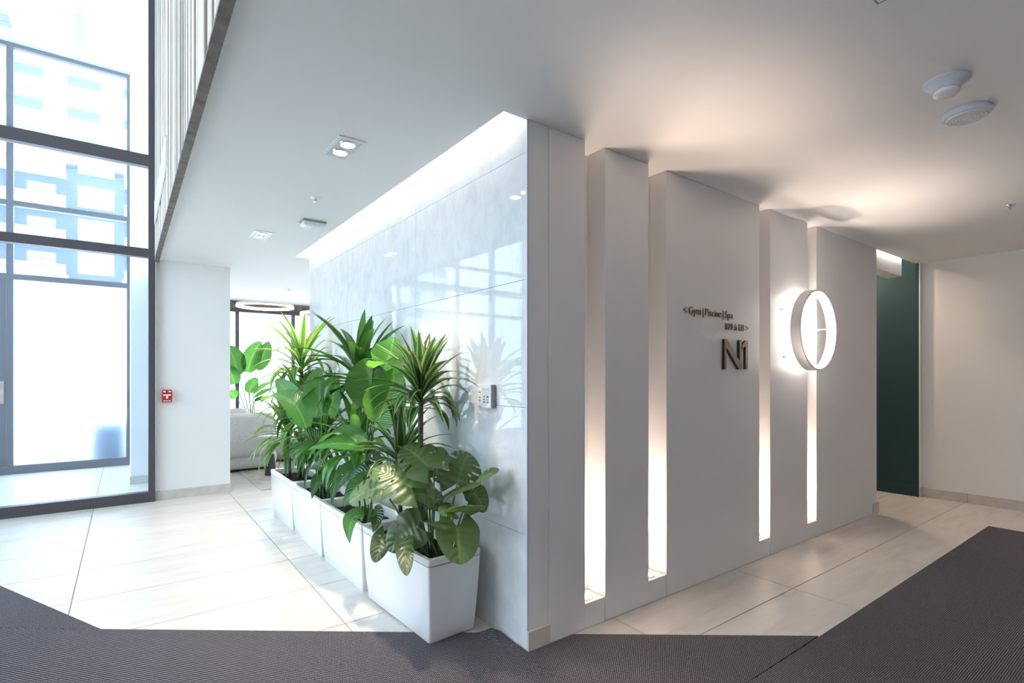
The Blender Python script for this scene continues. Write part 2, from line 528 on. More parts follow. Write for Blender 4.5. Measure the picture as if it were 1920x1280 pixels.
# corner strip, then the panels (children of the wall they clad)
def panel(x0, x1, top, front=PY, name='panel', bev=0.003):
    return box(name, x0, x1, front, NB-0.001, 0.002, top, 'panel_lacquer', wall_front, bevel=bev)
panel(MX+0.012, 1.683, CEIL-0.001, PY+0.006, 'corner_post', 0.001)
panel(1.684, 1.929, CEIL-0.001)
panel(2.080, 2.440, CEIL-0.002)
panel(2.606, 3.671, CEIL-0.002)
panel(3.822, 4.410, CEIL-0.003)
panel(4.570, 5.739, CEIL-0.003)
panel(5.740, PEND, CEIL-0.001, PY+0.006, 'corner_post', 0.001)
NICHES = [(1.929, 2.080), (2.440, 2.606), (3.671, 3.822), (4.410, 4.570)]
for x0, x1 in NICHES:
    box('niche_shelf', x0+0.0015, x1-0.004, PY+0.002, NB-0.001, 0.002, 0.130, 'panel_lacquer', wall_front)
struct(boxes('wall_core', [(PEND-0.12, PEND, NB+0.10, 5.6, 0, 2.95), (MX+0.14, PEND, MEND-0.12, MEND, 0, 2.62)], 'paint'), 'white side of the core wall facing the passage', 'wall')

struct(box('baseboard_front', MX-0.004, 1.683, PY-0.009, PY+0.005, 0.0, 0.098, 'base_stone', bevel=0.002), 'short stone baseboard at the near corner post', 'baseboard')
struct(box('baseboard_end', 5.735, PEND+0.012, PY-0.012, PY+0.005, 0.0, 0.10, 'base_stone', bevel=0.002), 'short stone baseboard at the far end of the panel wall', 'baseboard')

struct(boxes('wall_right', [(WX, WX+0.1, SOUTH, PY-0.022, 0, CEIL)], 'paint'), 'plain warm white wall on the right', 'wall')
struct(boxes('wall_green', [(6.965, 7.12, PY-0.022, 6.0, 0, 2.95)], 'green_paint'), 'dark green painted wall in the passage', 'wall')
struct(box('trim_3', 6.963, WX+0.01, PY-0.030, PY-0.022, 0, CEIL, 'paint'), 'white end strip beside the green wall', 'trim')
struct(box('baseboard_green', 6.950, 6.965, PY-0.020, 6.0, 0, 0.115, 'green_paint', bevel=0.003), 'green baseboard under the green wall', 'baseboard')
bb = struct(empty('baseboard_right', (WX-0.006, 0, 0)), 'stone baseboard along the right white wall', 'baseboard')
for y0, y1 in ((-0.85, 0.35), (0.35, 1.55), (1.55, PY-0.042)):
    box('stone_strip', WX-0.014, WX, y0+0.001, y1-0.001, 0, 0.10, 'base_stone', bb, bevel=0.002)
box('stone_strip', 6.951, WX, PY-0.042, PY-0.030, 0, 0.10, 'base_stone', bb, bevel=0.002)
struct(box('trim_4', PEND, 6.69, 2.02, 2.155, 2.385, 2.95, 'paint', bevel=0.002), 'white boxed header hanging at the passage opening', 'header')
struct(boxes('wall_passage_end', [(PEND-0.1, 7.1, 5.6, 5.7, 0, 2.95)], 'paint'), 'white end wall of the passage', 'wall')

struct(boxes('wall_back', [(WEST, WX+0.1, SOUTH-0.1, SOUTH, 0, HIGH)], 'paint'), 'white wall behind the viewpoint', 'wall')
struct(boxes('wall_street', [(WEST-0.06, WEST+0.06, SOUTH, 2.42, 0, HIGH)], 'paint'), 'white wall on the street side behind the viewpoint', 'wall')  # unseen; closes the west side to cut daylight on the panel wall
# pier left of the lounge
struct(box('wall_pier', 0.262, 0.962, GY, GY+0.45, 0, CEIL, 'paint'), 'plain white pier carrying the red fire alarm station', 'wall')
struct(box('baseboard_pier', 0.252, 0.974, GY-0.012, GY, 0, 0.095, 'base_stone', bevel=0.002), 'stone baseboard under the white pier', 'baseboard')
struct(boxes('wall_lounge_side', [(0.262, 0.40, GY+0.45, OY, 0, CEIL)], 'paint'), 'white side wall of the lounge', 'wall')
struct(boxes('wall_lounge_end', [(4.6, 4.7, MEND, OY+0.1, 0, CEIL+0.09)], 'paint'), 'white end wall of the lounge', 'wall')

# pale timber cladding on the face above the low ceiling
fascia = struct(boxes('wall_fascia', [(SOF+0.012, SOF+0.30, SOUTH, GY+0.1, CEIL+0.09, HIGH), (SOF+0.012, SOF+0.0245, SOUTH, GY, CEIL-0.004, CEIL+0.09)], 'paint'), 'pale vertical timber cladding above the low ceiling edge', 'wall')
y = 1.45
rs = random.Random(3)
while y < GY-0.09:
    w = rs.choice((0.035, 0.045, 0.055, 0.07, 0.085))
    y1 = min(y+w, GY-0.075)
    dp = rs.choice((0.0, 0.003, 0.006, 0.010))
    lo, hi = CEIL-0.006, HIGH
    box('slat', SOF-0.006-dp, SOF+0.012, y, y1-0.0015, lo, hi, 'pale_cladding', fascia)
    y = y1
struct(box('trim_5', SOF-0.0165, SOF+0.0245, 1.2, GY-0.002, CEIL-0.022, CEIL-0.0062, 'edge_wood'), 'dark weathered timber edge under the cladding', 'trim')
grille = tag(empty('air_grille', (SOF-0.02, 5.48, 2.86)), 'slim white linear air grille set in the pale timber cladding', 'vent')
GX0, GX1 = SOF-0.026, SOF-0.016
box('backing', GX1-0.003, GX1, 4.60, 6.40, 2.865, 3.075, 'grey_plastic', grille)
for z in (2.857, 3.067): box('frame_bar', GX0, GX1, 4.58, 6.42, z, z+0.016, 'white_plastic', grille)
for yy in (4.58, 6.404): box('frame_bar', GX0, GX1, yy, yy+0.016, 2.873, 3.067, 'white_plastic', grille)
for k in range(6): box('slat', GX0+0.001, GX1-0.003, 4.596, 6.404, 2.886+k*0.031, 2.900+k*0.031, 'white_plastic', grille)

# ------------------------------------------------------------------ inner glazing of the lobby
def glazed_wall(root, ax, at, depth, uprights, rails, panes, uw=0.06):
    """ax='y': plane at y=at, uprights (x0,x1,z0,z1), rails (x0,x1,z0,z1), panes likewise"""
    for nm, lst, m, dd in (('mullion', uprights, 'frame_metal', depth), ('transom', rails, 'frame_metal', depth*0.94), ('pane', panes, 'glass', 0.012)):
        for (a0, a1, z0, z1) in lst:
            if ax == 'y': box(nm, a0, a1, at-dd/2, at+dd/2, z0, z1, m, root, bevel=0.002 if m != 'glass' else 0)
            else: box(nm, at-dd/2, at+dd/2, a0, a1, z0, z1, m, root, bevel=0.002 if m != 'glass' else 0)

g1 = struct(empty('window_1', (-1.2, GY, 0)), 'tall dark framed glass wall between lobby and vestibule', 'window')
ux = [0.194, -1.50, -3.0, WEST]
rails_z = [(0.0, 0.105), (2.562, 2.652), (3.512, 3.632), (HIGH-0.06, HIGH)]
glazed_wall(g1, 'y', GY-0.005, 0.10,
    [(0.194, 0.256, 0, HIGH)] + [(x, x+0.06, 0, HIGH) for x in ux[1:]],
    [(a+0.06, b, z0, z1) for a, b in ((-1.50, 0.194), (-3.0, -1.50), (WEST, -3.0)) for z0, z1 in rails_z],
    [(a+0.06, b, z0, z1) for a, b in ((-1.50, 0.194), (-3.0, -1.50), (WEST, -3.0)) for z0, z1 in ((0.105, 2.562), (2.652, 3.512), (3.632, HIGH-0.06))])

# unseen west glass front, added so daylight reaches the lobby
g2 = struct(empty('window_2', (WEST, 2.0, 0)), 'tall glass front on the street side of the lobby', 'window')
yy = [2.45, 3.7, 4.95, 6.3, 8.0, OY]
glazed_wall(g2, 'x', WEST, 0.12,
    [(v-0.03, v+0.03, 0, HIGH) for v in yy],
    [(a+0.03, b-0.03, z0, z1) for a, b in zip(yy, yy[1:]) for z0, z1 in rails_z],
    [(a+0.03, b-0.03, z0, z1) for a, b in zip(yy, yy[1:]) for z0, z1 in ((0.105, 2.562), (2.652, 3.512), (3.632, HIGH-0.06))])

# outer vestibule glazing
g3 = struct(empty('window_3', (-0.6, OY, 0)), 'outer vestibule glazing with dark frame and frosted lower pane', 'window')
MU = -1.275
up = [(0.018, 0.075, 0, HIGH), (MU, MU+0.068, 0, HIGH), (-2.62, -2.55, 0, HIGH), (WEST, WEST+0.06, 0, HIGH)]
bays = [(MU+0.068, 0.018), (-2.55, MU), (WEST+0.06, -2.62)]
zr = [(0.0, 0.115), (2.615, 2.690), (3.605, 3.675), (HIGH-0.05, HIGH)]
glazed_wall(g3, 'y', OY, 0.10, up, [(a, b, z0, z1) for a, b in bays for z0, z1 in zr],
    [(a, b, z0, z1) for a, b in bays for z0, z1 in ((2.690, 3.605), (3.675, HIGH-0.05))] + [(a, b, 0.115, 2.615) for a, b in bays[2:]])
box('frosted_pane', bays[0][0], bays[0][1], OY-0.006, OY+0.006, 0.115, 2.615, 'frosted_film', g3)
door = struct(empty('door_1', (-1.9, OY, 0)), 'dark framed glass entrance door with a timber pull bar', 'door')
for a, b in ((-2.55, -2.46), (MU-0.09, MU)): box('stile', a+0.004, b-0.004, OY-0.03, OY+0.03, 0.118, 2.612, 'frame_metal', door)
for a, b in ((0.118, 0.30), (2.50, 2.612)): box('rail', -2.456, MU-0.094, OY-0.03, OY+0.03, a, b, 'frame_metal', door)
box('pane', -2.456, MU-0.094, OY-0.006, OY+0.006, 0.30, 2.50, 'glass', door)
box('pull_bar', MU-0.19, MU-0.02, OY-0.10, OY-0.06, 0.95, 1.25, 'handle_wood', door, bevel=0.008)

# vestibule pier at the right of the outer glazing
struct(box('wall_vestibule', 0.055, 0.262, 7.87, OY, 0, HIGH, 'paint'), 'white pier at the end of the vestibule', 'wall')
struct(box('baseboard_vestibule', 0.045, 0.262, 7.858, 7.87, 0, 0.10, 'base_stone', bevel=0.002), 'stone baseboard of the vestibule pier', 'baseboard')

# lounge window wall
g4 = struct(empty('window_4', (2.5, OY, 0)), 'wide dark framed window wall of the lounge', 'window')
lx = [0.40, 1.459, 2.335, 3.25, 4.15, 4.6]
glazed_wall(g4, 'y', OY, 0.10, [(x, x+0.05, 0, 2.43) for x in lx[:-1]],
    [(a+0.05, b, z0, z1) for a, b in zip(lx, lx[1:]) for z0, z1 in ((0.0, 0.10), (2.375, 2.43))],
    [(a+0.05, b, 0.10, 2.375) for a, b in zip(lx, lx[1:])])
struct(box('trim_6', 0.40, 4.6, OY-0.10, OY+0.08, 2.43, CEIL, 'edge_wood'), 'taupe header band above the lounge windows', 'trim')

# ------------------------------------------------------------------ outdoors
struct(boxes('ground', [(-80, 60, OY+0.2, 90, -0.30, -0.06), (-80, WEST-0.2, -40, OY+0.2, -0.30, -0.06)], 'asphalt'), 'pale paved street outside the glass', 'ground')
FY = 66.0
bld = tag(empty('apartment_building', (-18, FY, 0)), 'blue brick apartment block with white balconies seen through the vestibule glass', 'building')
def fb(nm, x0, x1, z0, z1, d0, d1, m, par=bld):
    return box(nm, x0, x1, FY-d1, FY-d0, z0, z1, m, par)
fb('wall', -34, 8, 0, 21.2, -8, 0, 'facade_brick')
fb('upper_wall', -34, 8, 21.2, 44, -8, -1.5, 'facade_white')
ST = 3.25
for s in range(7):
    zb = 1.0 + s*ST
    for k in range(10):
        xc = -31 + k*4.1
        big = (k % 3) == 1
        x0, x1, z0, z1 = (xc-1.45, xc+1.45, zb+0.45, zb+2.65) if big else (xc-1.0, xc+1.1, zb+0.1, zb+2.3)
        w = fb('window', x0, x1, z0, z1, 0.0, 0.06, 'facade_grey')
        nq = 3 if big else 2
        pw = (x1-x0-0.10)/nq
        for q in range(nq):
            fb('pane', x0+0.08+q*pw, x0+0.02+(q+1)*pw, z0+0.08, z0+(z1-z0)*0.68, 0.06, 0.09, 'facade_white', w)
            fb('pane', x0+0.08+q*pw, x0+0.02+(q+1)*pw, z0+(z1-z0)*0.72, z1-0.08, 0.06, 0.09, 'facade_white', w)
for s in range(7):
    zb = 1.0 + s*ST
    for k in range(10):
        xc = -31 + k*4.1
        if (k % 3) == 1: continue
        if s in (4, 3):
            fb('balcony_slab', xc-2.05, xc+2.05, zb-0.35, zb+0.05, 0.1, 1.5, 'facade_white')
        else:
            fb('balcony_slab', xc-1.9, xc+1.9, zb-0.3, zb, 0.1, 1.5, 'facade_white')
        fb('balcony_rail', xc-1.9, xc+1.9, zb+0.06, zb+1.0, 1.44, 1.48, 'window_shine')
for s in range(7):
    zb = 22.3 + s*3.1
    fb('balcony_band', -34, 8, zb-0.5, zb+0.75, -1.3, 0.4, 'facade_white')
    for k in range(9):
        fb('window', -31+k*4.4, -28.4+k*4.4, zb+0.9, zb+2.4, -1.46, -1.40, 'facade_grey')

tag(box('storage_crate', -0.42, 0.04, OY+0.22, OY+0.6, -0.06, 0.62, 'blue_crate', bevel=0.01), 'blurred blue box standing outside behind the frosted pane', 'box')

# ------------------------------------------------------------------ entrance mats
def mat_piece(name, poly, top, material, label, bump=None):
    bm = bmesh.new()
    vs = [bm.verts.new((x, y, top)) for x, y in poly]
    f = bm.faces.new(vs)
    if f.normal.z < 0: f.normal_flip()
    r = bmesh.ops.extrude_face_region(bm, geom=[f])
    for v in r['geom']:
        if isinstance(v, bmesh.types.BMVert): v.co.z = 0.0008
    if bump:
        # the mat rides up where it is pressed against the wall
        bx, by, bh = bump
        for k in range(-3, 4):
            for co, no in (((bx+k*0.025, 0, 0), (1, 0, 0)), ((0, by+k*0.05, 0), (0, 1, 0))):
                bmesh.ops.bisect_plane(bm, geom=bm.verts[:]+bm.edges[:]+bm.faces[:], plane_co=co, plane_no=no)
        bmesh.ops.triangulate(bm, faces=bm.faces[:])
        for v in bm.verts:
            if v.co.z > 0.005: v.co.z += bh*math.exp(-((v.co.x-bx)/0.035)**2-((v.co.y-by)/0.09)**2)
    bmesh.ops.recalc_face_normals(bm, faces=bm.faces)
    o = link(name, bm, material)
    tag(o, label, 'mat', 'charcoal entrance mats')
    return o
def on_edge(x): return 3.448 - (2.239/2.905)*(x+0.10)       # far edge of the middle mat
mat_piece('entrance_mat', [(6.072, 1.197), (6.072, SOUTH+0.1), (-0.5, SOUTH+0.1), (-0.5, 1.197)], 0.009, 'mat_weave_a', 'long charcoal ribbed mat running along the panel wall to the right')
mat_piece('entrance_mat', [(2.815, 1.203), (-0.5, 1.203), (-2.4, on_edge(-2.4)-2.2), (-2.4, on_edge(-2.4)), (1.10, on_edge(1.10)),
    (MX-0.008, on_edge(MX-0.008)), (MX-0.008, PY-0.014), (1.835, PY-0.014)], 0.009, 'mat_weave_b', 'charcoal ribbed mat in the foreground wrapping the corner of the stone wall', (1.505, 2.215, 0.024))
mat_piece('entrance_mat', [(-0.105, on_edge(-0.105)+0.004), (-2.4, on_edge(-2.4)+0.004), (-2.9, 9.0*0.65+2.0), (-1.35, 6.02)], 0.009, 'mat_weave_c', 'charcoal ribbed mat at the left leading towards the glass wall')
tag(box('door_mat', -2.5, -1.32, 8.75, 9.5, 0.0005, 0.010, 'mat_weave_a'), 'small dark mat inside the vestibule door', 'mat')

# ------------------------------------------------------------------ niche uplights
for n, (x0, x1) in enumerate(NICHES):
    xc = (x0+x1)/2 - 0.015
    yc = PY + 0.068
    where = ['nearest the stone wall', 'between the narrow and the wide panel', 'right of the N1 panel', 'below the glowing ring'][n]
    u = tag(empty('uplight', (xc, yc, 0.130)), 'small round recessed uplight in the niche ' + where, 'light', 'niche uplights')
    lathe('trim_ring', [(0.034, 0.0005), (0.048, 0.0005), (0.048, 0.003), (0.044, 0.006), (0.036, 0.006), (0.034, 0.003)], (xc, yc, 0.130), 'white_plastic', u, 28)
    lathe('lens', [(0.0, 0.003), (0.0345, 0.003)], (xc, yc, 0.130), 'uplight_glow', u, 28)
    lamp('uplight_lamp', 'SPOT', (xc, yc, 0.145), 44.0, WARM, u, aim=(0.0, 0.0, 1), spot_size=math.radians(62), spot_blend=0.9, shadow_soft_size=0.03)

# ------------------------------------------------------------------ ring light on the panel wall
RX, RZ, RR = 4.243, 1.670, 0.308
ring = tag(empty('ring_wall_light', (RX, PY, RZ)), 'large glowing white ring light standing off the panel wall', 'wall light')
RT = Matrix.Rotation(PI/2, 4, 'X')
RY = PY - 0.125
lathe('ring_body', [(RR-0.014, -0.036), (RR, -0.036), (RR, 0.036), (RR-0.014, 0.036), (RR-0.014, -0.036)], (RX, RY, RZ), 'white_plastic', ring, 72, RT)
lathe('light_strip', [(RR-0.0145, -0.030), (RR-0.0220, -0.024), (RR-0.0220, 0.024), (RR-0.0145, 0.030), (RR-0.0145, -0.030)], (RX, RY, RZ), 'ring_glow', ring, 72, RT)
for a in (150, 222, 5):
    ca, sa_ = math.cos(math.radians(a)), math.sin(math.radians(a))
    bx, bz = RX + ca*(RR-0.005), RZ + sa_*(RR-0.005)
    tube('standoff', [(bx, RY+0.028, bz), (bx, PY-0.001, bz)], [0.004, 0.004], 'white_plastic', ring, 8)
    tube('mount', [(bx, PY-0.022, bz), (bx, PY-0.0005, bz)], [0.011, 0.011], 'white_plastic', ring, 12)

# ------------------------------------------------------------------ raised lettering
def letters(name, text, x0, x1, zbase, cap, label, depth=0.006):
    root = tag(empty(name, (x0, PY, zbase)), label, 'sign')
    glyphs = []
    x = 0.0
    for ch in text:
        if ch == ' ':
            x += 0.20; continue
        cu = bpy.data.curves.new('glyph', 'FONT')
        cu.body = ch; cu.size = 1.0; cu.extrude = 0.5; cu.resolution_u = 4
        cu.offset = -0.012
        ob = bpy.data.objects.new('glyph', cu); C.objects.link(ob)
        dg = bpy.context.evaluated_depsgraph_get()
        me = bpy.data.meshes.new_from_object(ob.evaluated_get(dg))
        bpy.data.objects.remove(ob); bpy.data.curves.remove(cu)
        xs = [v.co.x for v in me.vertices]
        lo, hi = min(xs), max(xs)
        for v in me.vertices: v.co.x += x - lo
        x += (hi-lo) + 0.115
        glyphs.append(me)
    total = max(v.co.x for me in glyphs for v in me.vertices)
    capu = 0.70
    sx, sz = (x1-x0)/total, cap/capu
    for me in glyphs:
        for v in me.vertices:
            lx_, lz_, ld = v.co.x, v.co.y, v.co.z
            v.co = (x0 + lx_*sx, PY - 0.004 - (ld+0.5)*depth, zbase + lz_*sz)
        me.materials.append(MATS['bronze'])
        o = bpy.data.objects.new('letter', me); C.objects.link(o)
        o.parent = root; o.matrix_parent_inverse = Matrix.Translation(-root.location)
letters('direction_sign', '< Gym | Piscine | Spa', 2.764, 3.311, 1.709, 0.047, 'bronze raised lettering pointing left to gym, pool and spa')
letters('direction_sign', '109 à 121 >', 3.222, 3.506, 1.630, 0.047, 'bronze raised lettering pointing right to rooms 109 to 121')
num = tag(empty('number_sign', (3.189, PY, 1.366)), 'large bronze raised N1 on the wide panel', 'sign')
def cut_letter(poly):
    bm = bmesh.new()
    f = bm.faces.new([bm.verts.new((x, PY-0.022, z)) for x, z in poly])
    r = bmesh.ops.extrude_face_region(bm, geom=[f])
    for v in r['geom']:
        if isinstance(v, bmesh.types.BMVert): v.co.y = PY-0.004
    bmesh.ops.recalc_face_normals(bm, faces=bm.faces)
    o = link('letter', bm, 'bronze_face', num)
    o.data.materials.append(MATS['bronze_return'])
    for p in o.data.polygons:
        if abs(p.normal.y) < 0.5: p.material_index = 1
nx0, nx1, nz0, nz1, sw_ = 3.189, 3.396, 1.366, 1.566, 0.024
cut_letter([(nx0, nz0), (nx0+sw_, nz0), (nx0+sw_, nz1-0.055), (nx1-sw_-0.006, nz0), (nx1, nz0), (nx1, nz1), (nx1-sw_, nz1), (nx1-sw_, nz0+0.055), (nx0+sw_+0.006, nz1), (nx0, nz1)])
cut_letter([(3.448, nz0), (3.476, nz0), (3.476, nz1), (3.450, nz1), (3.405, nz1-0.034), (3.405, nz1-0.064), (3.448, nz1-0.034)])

# ------------------------------------------------------------------ ceiling fittings
def recessed(x, y, label, watts):
    r = tag(empty('recessed_downlight', (x, y, CEIL)), label, 'light', 'twin recessed downlights')
    hw, hd = 0.072, 0.142
    boxes('frame', [(x-hw, x+hw, y-hd, y-hd+0.016, CEIL-0.006, CEIL-0.0005), (x-hw, x+hw, y+hd-0.016, y+hd, CEIL-0.006, CEIL-0.0005),
                    (x-hw, x-hw+0.016, y-hd+0.016, y+hd-0.016, CEIL-0.006, CEIL-0.0005), (x+hw-0.016, x+hw, y-hd+0.016, y+hd-0.016, CEIL-0.006, CEIL-0.0005)], 'white_plastic', r)
    box('tray', x-hw+0.016, x+hw-0.016, y-hd+0.016, y+hd-0.016, CEIL-0.0025, CEIL-0.0005, 'planter_rim', r)
    for s in (-1, 1):
        b = lathe('lamp_ring', [(0.036, -0.0026), (0.048, -0.0026), (0.046, -0.008), (0.036, -0.008), (0.036, -0.0026)], (x, y+s*0.060, CEIL), 'chrome', r, 24)
        lathe('bulb', [(0.0, -0.0075), (0.020, -0.007), (0.0355, -0.004)], (x, y+s*0.060, CEIL), 'lamp_glow', r, 24)
        lamp('downlight_lamp', 'SPOT', (x, y+s*0.060, CEIL-0.012), watts, WARM, r, aim=(0.0, 0, -1), spot_size=math.radians(84), spot_blend=0.9, shadow_soft_size=0.035)
recessed(0.949, 2.81, 'twin recessed downlight in the ceiling nearest the viewer', 46)
recessed(0.949, 4.975, 'twin recessed downlight in the ceiling nearest the pier', 34)
for k, (x, y) in enumerate(((3.6, -0.9), (0.95, 0.4), (5.6, -0.6))):  # extra downlights out of view, added as warm fill
    recessed(x, y, ['twin recessed downlight behind the viewpoint over the long mat', 'twin recessed downlight just behind the viewpoint', 'twin recessed downlight near the right wall behind the viewpoint'][k], (26, 60, 26)[k])

def sprinkler(x, y, z, label):
    s = tag(empty('sprinkler', (x, y, z)), label, 'sprinkler', 'ceiling sprinklers')
    lathe('escutcheon', [(0.0, -0.0005), (0.034, -0.0005), (0.032, -0.005), (0.012, -0.007), (0.0, -0.007)], (x, y, z), 'white_plastic' if x < 2 else 'chrome', s, 24)
    lathe('head', [(0.0, -0.006), (0.009, -0.007), (0.007, -0.020), (0.004, -0.022), (0.0, -0.022)], (x, y, z), 'chrome', s, 16)
    lathe('deflector', [(0.0, -0.030), (0.016, -0.030), (0.016, -0.0315), (0.0, -0.0325), (0.0, -0.030)], (x, y, z), 'chrome', s, 16)
    for sgn in (-1, 1): tube('arm', [(x+sgn*0.008, y, z-0.012), (x+sgn*0.009, y, z-0.022), (x, y, z-0.0305)], [0.002]*3, 'chrome', s, 6)
sprinkler(1.056, 3.704, CEIL, 'small chrome sprinkler in the ceiling above the planters')
sprinkler(5.135, 0.897, CEIL, 'small chrome sprinkler in the ceiling near the right wall')
sprinkler(1.861, 7.815, CEIL, 'small sprinkler in the lounge ceiling')

# wedge shaped wireless unit beside the downlights
wu = tag(empty('ceiling_speaker', (1.205, 4.30, CEIL)), 'white flat box with ribbed underside fixed to the ceiling by the cove', 'ceiling unit')
box('base_plate', 1.115, 1.295, 4.24, 4.37, CEIL-0.012, CEIL-0.0005, 'grey_plastic', wu, bevel=0.003)
box('cover', 1.120, 1.290, 4.245, 4.365, CEIL-0.045, CEIL-0.012, 'white_plastic', wu, bevel=0.010)
for k in range(5): box('rib', 1.137+k*0.030, 1.150+k*0.030, 4.26, 4.35, CEIL-0.049, CEIL-0.0445, 'white_plastic', wu, bevel=0.002)

sm = tag(empty('smoke_detector', (2.752, 0.675, CEIL)), 'white funnel shaped smoke detector with a stepped cap', 'smoke detector')
lathe('base', [(0.0, -0.0005), (0.078, -0.0005), (0.080, -0.008), (0.072, -0.014), (0.056, -0.026), (0.046, -0.040), (0.0, -0.040)], (2.752, 0.675, CEIL), 'cool_plastic', sm, 40)
lathe('chamber', [(0.0, -0.0395), (0.040, -0.0395), (0.040, -0.045), (0.043, -0.046), (0.043, -0.056), (0.038, -0.060), (0.0, -0.060)], (2.752, 0.675, CEIL), 'white_plastic', sm, 40)
box('status_light', 2.716, 2.722, 0.706, 0.716, CEIL-0.0235, CEIL-0.0205, 'ink', sm)
sp_ = tag(empty('round_ceiling_speaker', (3.150, 0.696, CEIL)), 'round shallow white ceiling speaker with a perforated face beside the smoke detector', 'speaker')
lathe('housing', [(0.0, -0.0005), (0.090, -0.0005), (0.093, -0.010), (0.086, -0.024), (0.078, -0.026), (0.0, -0.026)], (3.150, 0.696, CEIL), 'cool_plastic', sp_, 44)
lathe('grille', [(0.0, -0.0262), (0.077, -0.0262), (0.074, -0.030), (0.0, -0.033)], (3.150, 0.696, CEIL), 'white_plastic', sp_, 44)
for k in range(1, 6):
    rr = 0.012*k+0.010
    lathe('grille_ring', [(rr, -0.0300), (rr+0.003, -0.0300), (rr+0.003, -0.0338), (rr, -0.0338), (rr, -0.0300)], (3.150, 0.696, CEIL), 'planter_rim', sp_, 36)
hat = tag(empty('access_panel', (1.83, 0.5, CEIL)), 'flush square access panel in the ceiling at the top edge', 'panel')
box('flap', 1.655, 1.995, 0.325, 0.665, CEIL-0.002, CEIL-0.0004, 'ceiling_paint', hat)
for b in ((1.648, 1.654, 0.318, 0.672), (1.996, 2.002, 0.318, 0.672), (1.654, 1.996, 0.318, 0.324), (1.654, 1.996, 0.666, 0.672)):
    box('seam', b[0], b[1], b[2], b[3], CEIL-0.0012, CEIL-0.0003, 'shadow_gap', hat)

# hidden strip in the cove
cs = tag(empty('cove_strip_light', (1.32, 3.8, CEIL+0.09)), 'bright linear light hidden in the cove above the stone wall', 'light')
box('diffuser', 1.300, 1.335, PY+0.03, MEND+0.01, CEIL+0.0905, CEIL+0.112, 'strip_glow', cs)
# passage light
pl = tag(empty('passage_downlight', (6.45, 2.75, 2.95)), 'round downlight in the passage ceiling by the green wall', 'light')
lathe('trim_ring', [(0.05, -0.0005), (0.075, -0.0005), (0.073, -0.008), (0.05, -0.008), (0.05, -0.0005)], (6.45, 2.75, 2.95), 'white_plastic', pl, 28)
lathe('bulb', [(0.0, -0.006), (0.0495, -0.004)], (6.45, 2.75, 2.95), 'lamp_glow', pl, 28)
lamp('passage_lamp', 'SPOT', (6.45, 2.75, 2.93), 40, WARM, pl, aim=(0, 0, -1), spot_size=math.radians(150), spot_blend=0.6, shadow_soft_size=0.05)

es = tag(empty('edge_strip_light', (6.4, 1.984, 2.66)), 'linear light tucked behind the ceiling edge at the passage opening', 'light')
box('diffuser', PEND+0.02, 6.94, 1.9785, 1.990, 2.655, 2.68, 'edge_glow', es)
# vestibule ceiling fittings
def cylinder_light(x, y, label, watts):
    cyl = tag(empty('cylinder_downlight', (x, y, HIGH)), label, 'light', 'cylinder downlights on the high ceiling')
    lathe('canopy', [(0.0, -0.0005), (0.075, -0.0005), (0.075, -0.012), (0.0, -0.012)], (x, y, HIGH), 'white_plastic', cyl, 32)
    lathe('cylinder', [(0.0, -0.012), (0.055, -0.012), (0.055, -0.36), (0.045, -0.36), (0.045, -0.34), (0.0, -0.34)], (x, y, HIGH), 'cool_plastic', cyl, 32)
    lathe('bulb', [(0.0, -0.352), (0.043, -0.350)], (x, y, HIGH), 'lamp_glow', cyl, 32)
    lamp('cylinder_lamp', 'SPOT', (x, y, HIGH-0.37), watts, (0.95, 0.97, 1.0), cyl, aim=(0, 0, -1), spot_size=math.radians(130), spot_blend=0.7, shadow_soft_size=0.05)
cylinder_light(-0.45, 8.40, 'white cylinder downlight hanging from the vestibule ceiling', 20)
cylinder_light(-1.60, 5.00, 'white cylinder downlight on the lobby ceiling nearest the glass wall', 34)
cylinder_light(-1.60, 2.60, 'white cylinder downlight in the middle of the lobby ceiling', 30)
cylinder_light(-1.60, 0.20, 'white cylinder downlight on the lobby ceiling behind the viewpoint', 40)
dif = tag(empty('ceiling_diffuser', (-1.27, 9.0, HIGH)), 'square white air diffuser with dark cells in the vestibule ceiling', 'vent')
box('plate', -1.48, -1.12, 8.82, 9.18, HIGH-0.03, HIGH-0.0005, 'white_plastic', dif, bevel=0.006)
for a in range(2):
    for b in range(2): box('cell', -1.44+a*0.15, -1.31+a*0.15, 8.86+b*0.15, 8.99+b*0.15, HIGH-0.036, HIGH-0.0305, 'grey_plastic', dif)

# ------------------------------------------------------------------ wall devices
pull = tag(empty('fire_alarm_station', (0.357, GY, 1.10)), 'red fire alarm pull station with white T handle on the pier', 'fire alarm')
box('body', 0.314, 0.402, GY-0.045, GY-0.0005, 1.040, 1.172, 'red_plastic', pull, bevel=0.006)
box('pull_bar', 0.324, 0.392, GY-0.056, GY-0.0455, 1.108, 1.124, 'white_plastic', pull, bevel=0.002)
box('pull_stem', 0.349, 0.367, GY-0.056, GY-0.0455, 1.078, 1.1075, 'white_plastic', pull, bevel=0.002)
for a, b in ((0.322, 0.345), (0.369, 0.394)): box('legend', a, b, GY-0.0465, GY-0.0455, 1.146, 1.160, 'white_plastic', pull)
box('legend', 0.325, 0.392, GY-0.0465, GY-0.0455, 1.050, 1.058, 'white_plastic', pull)

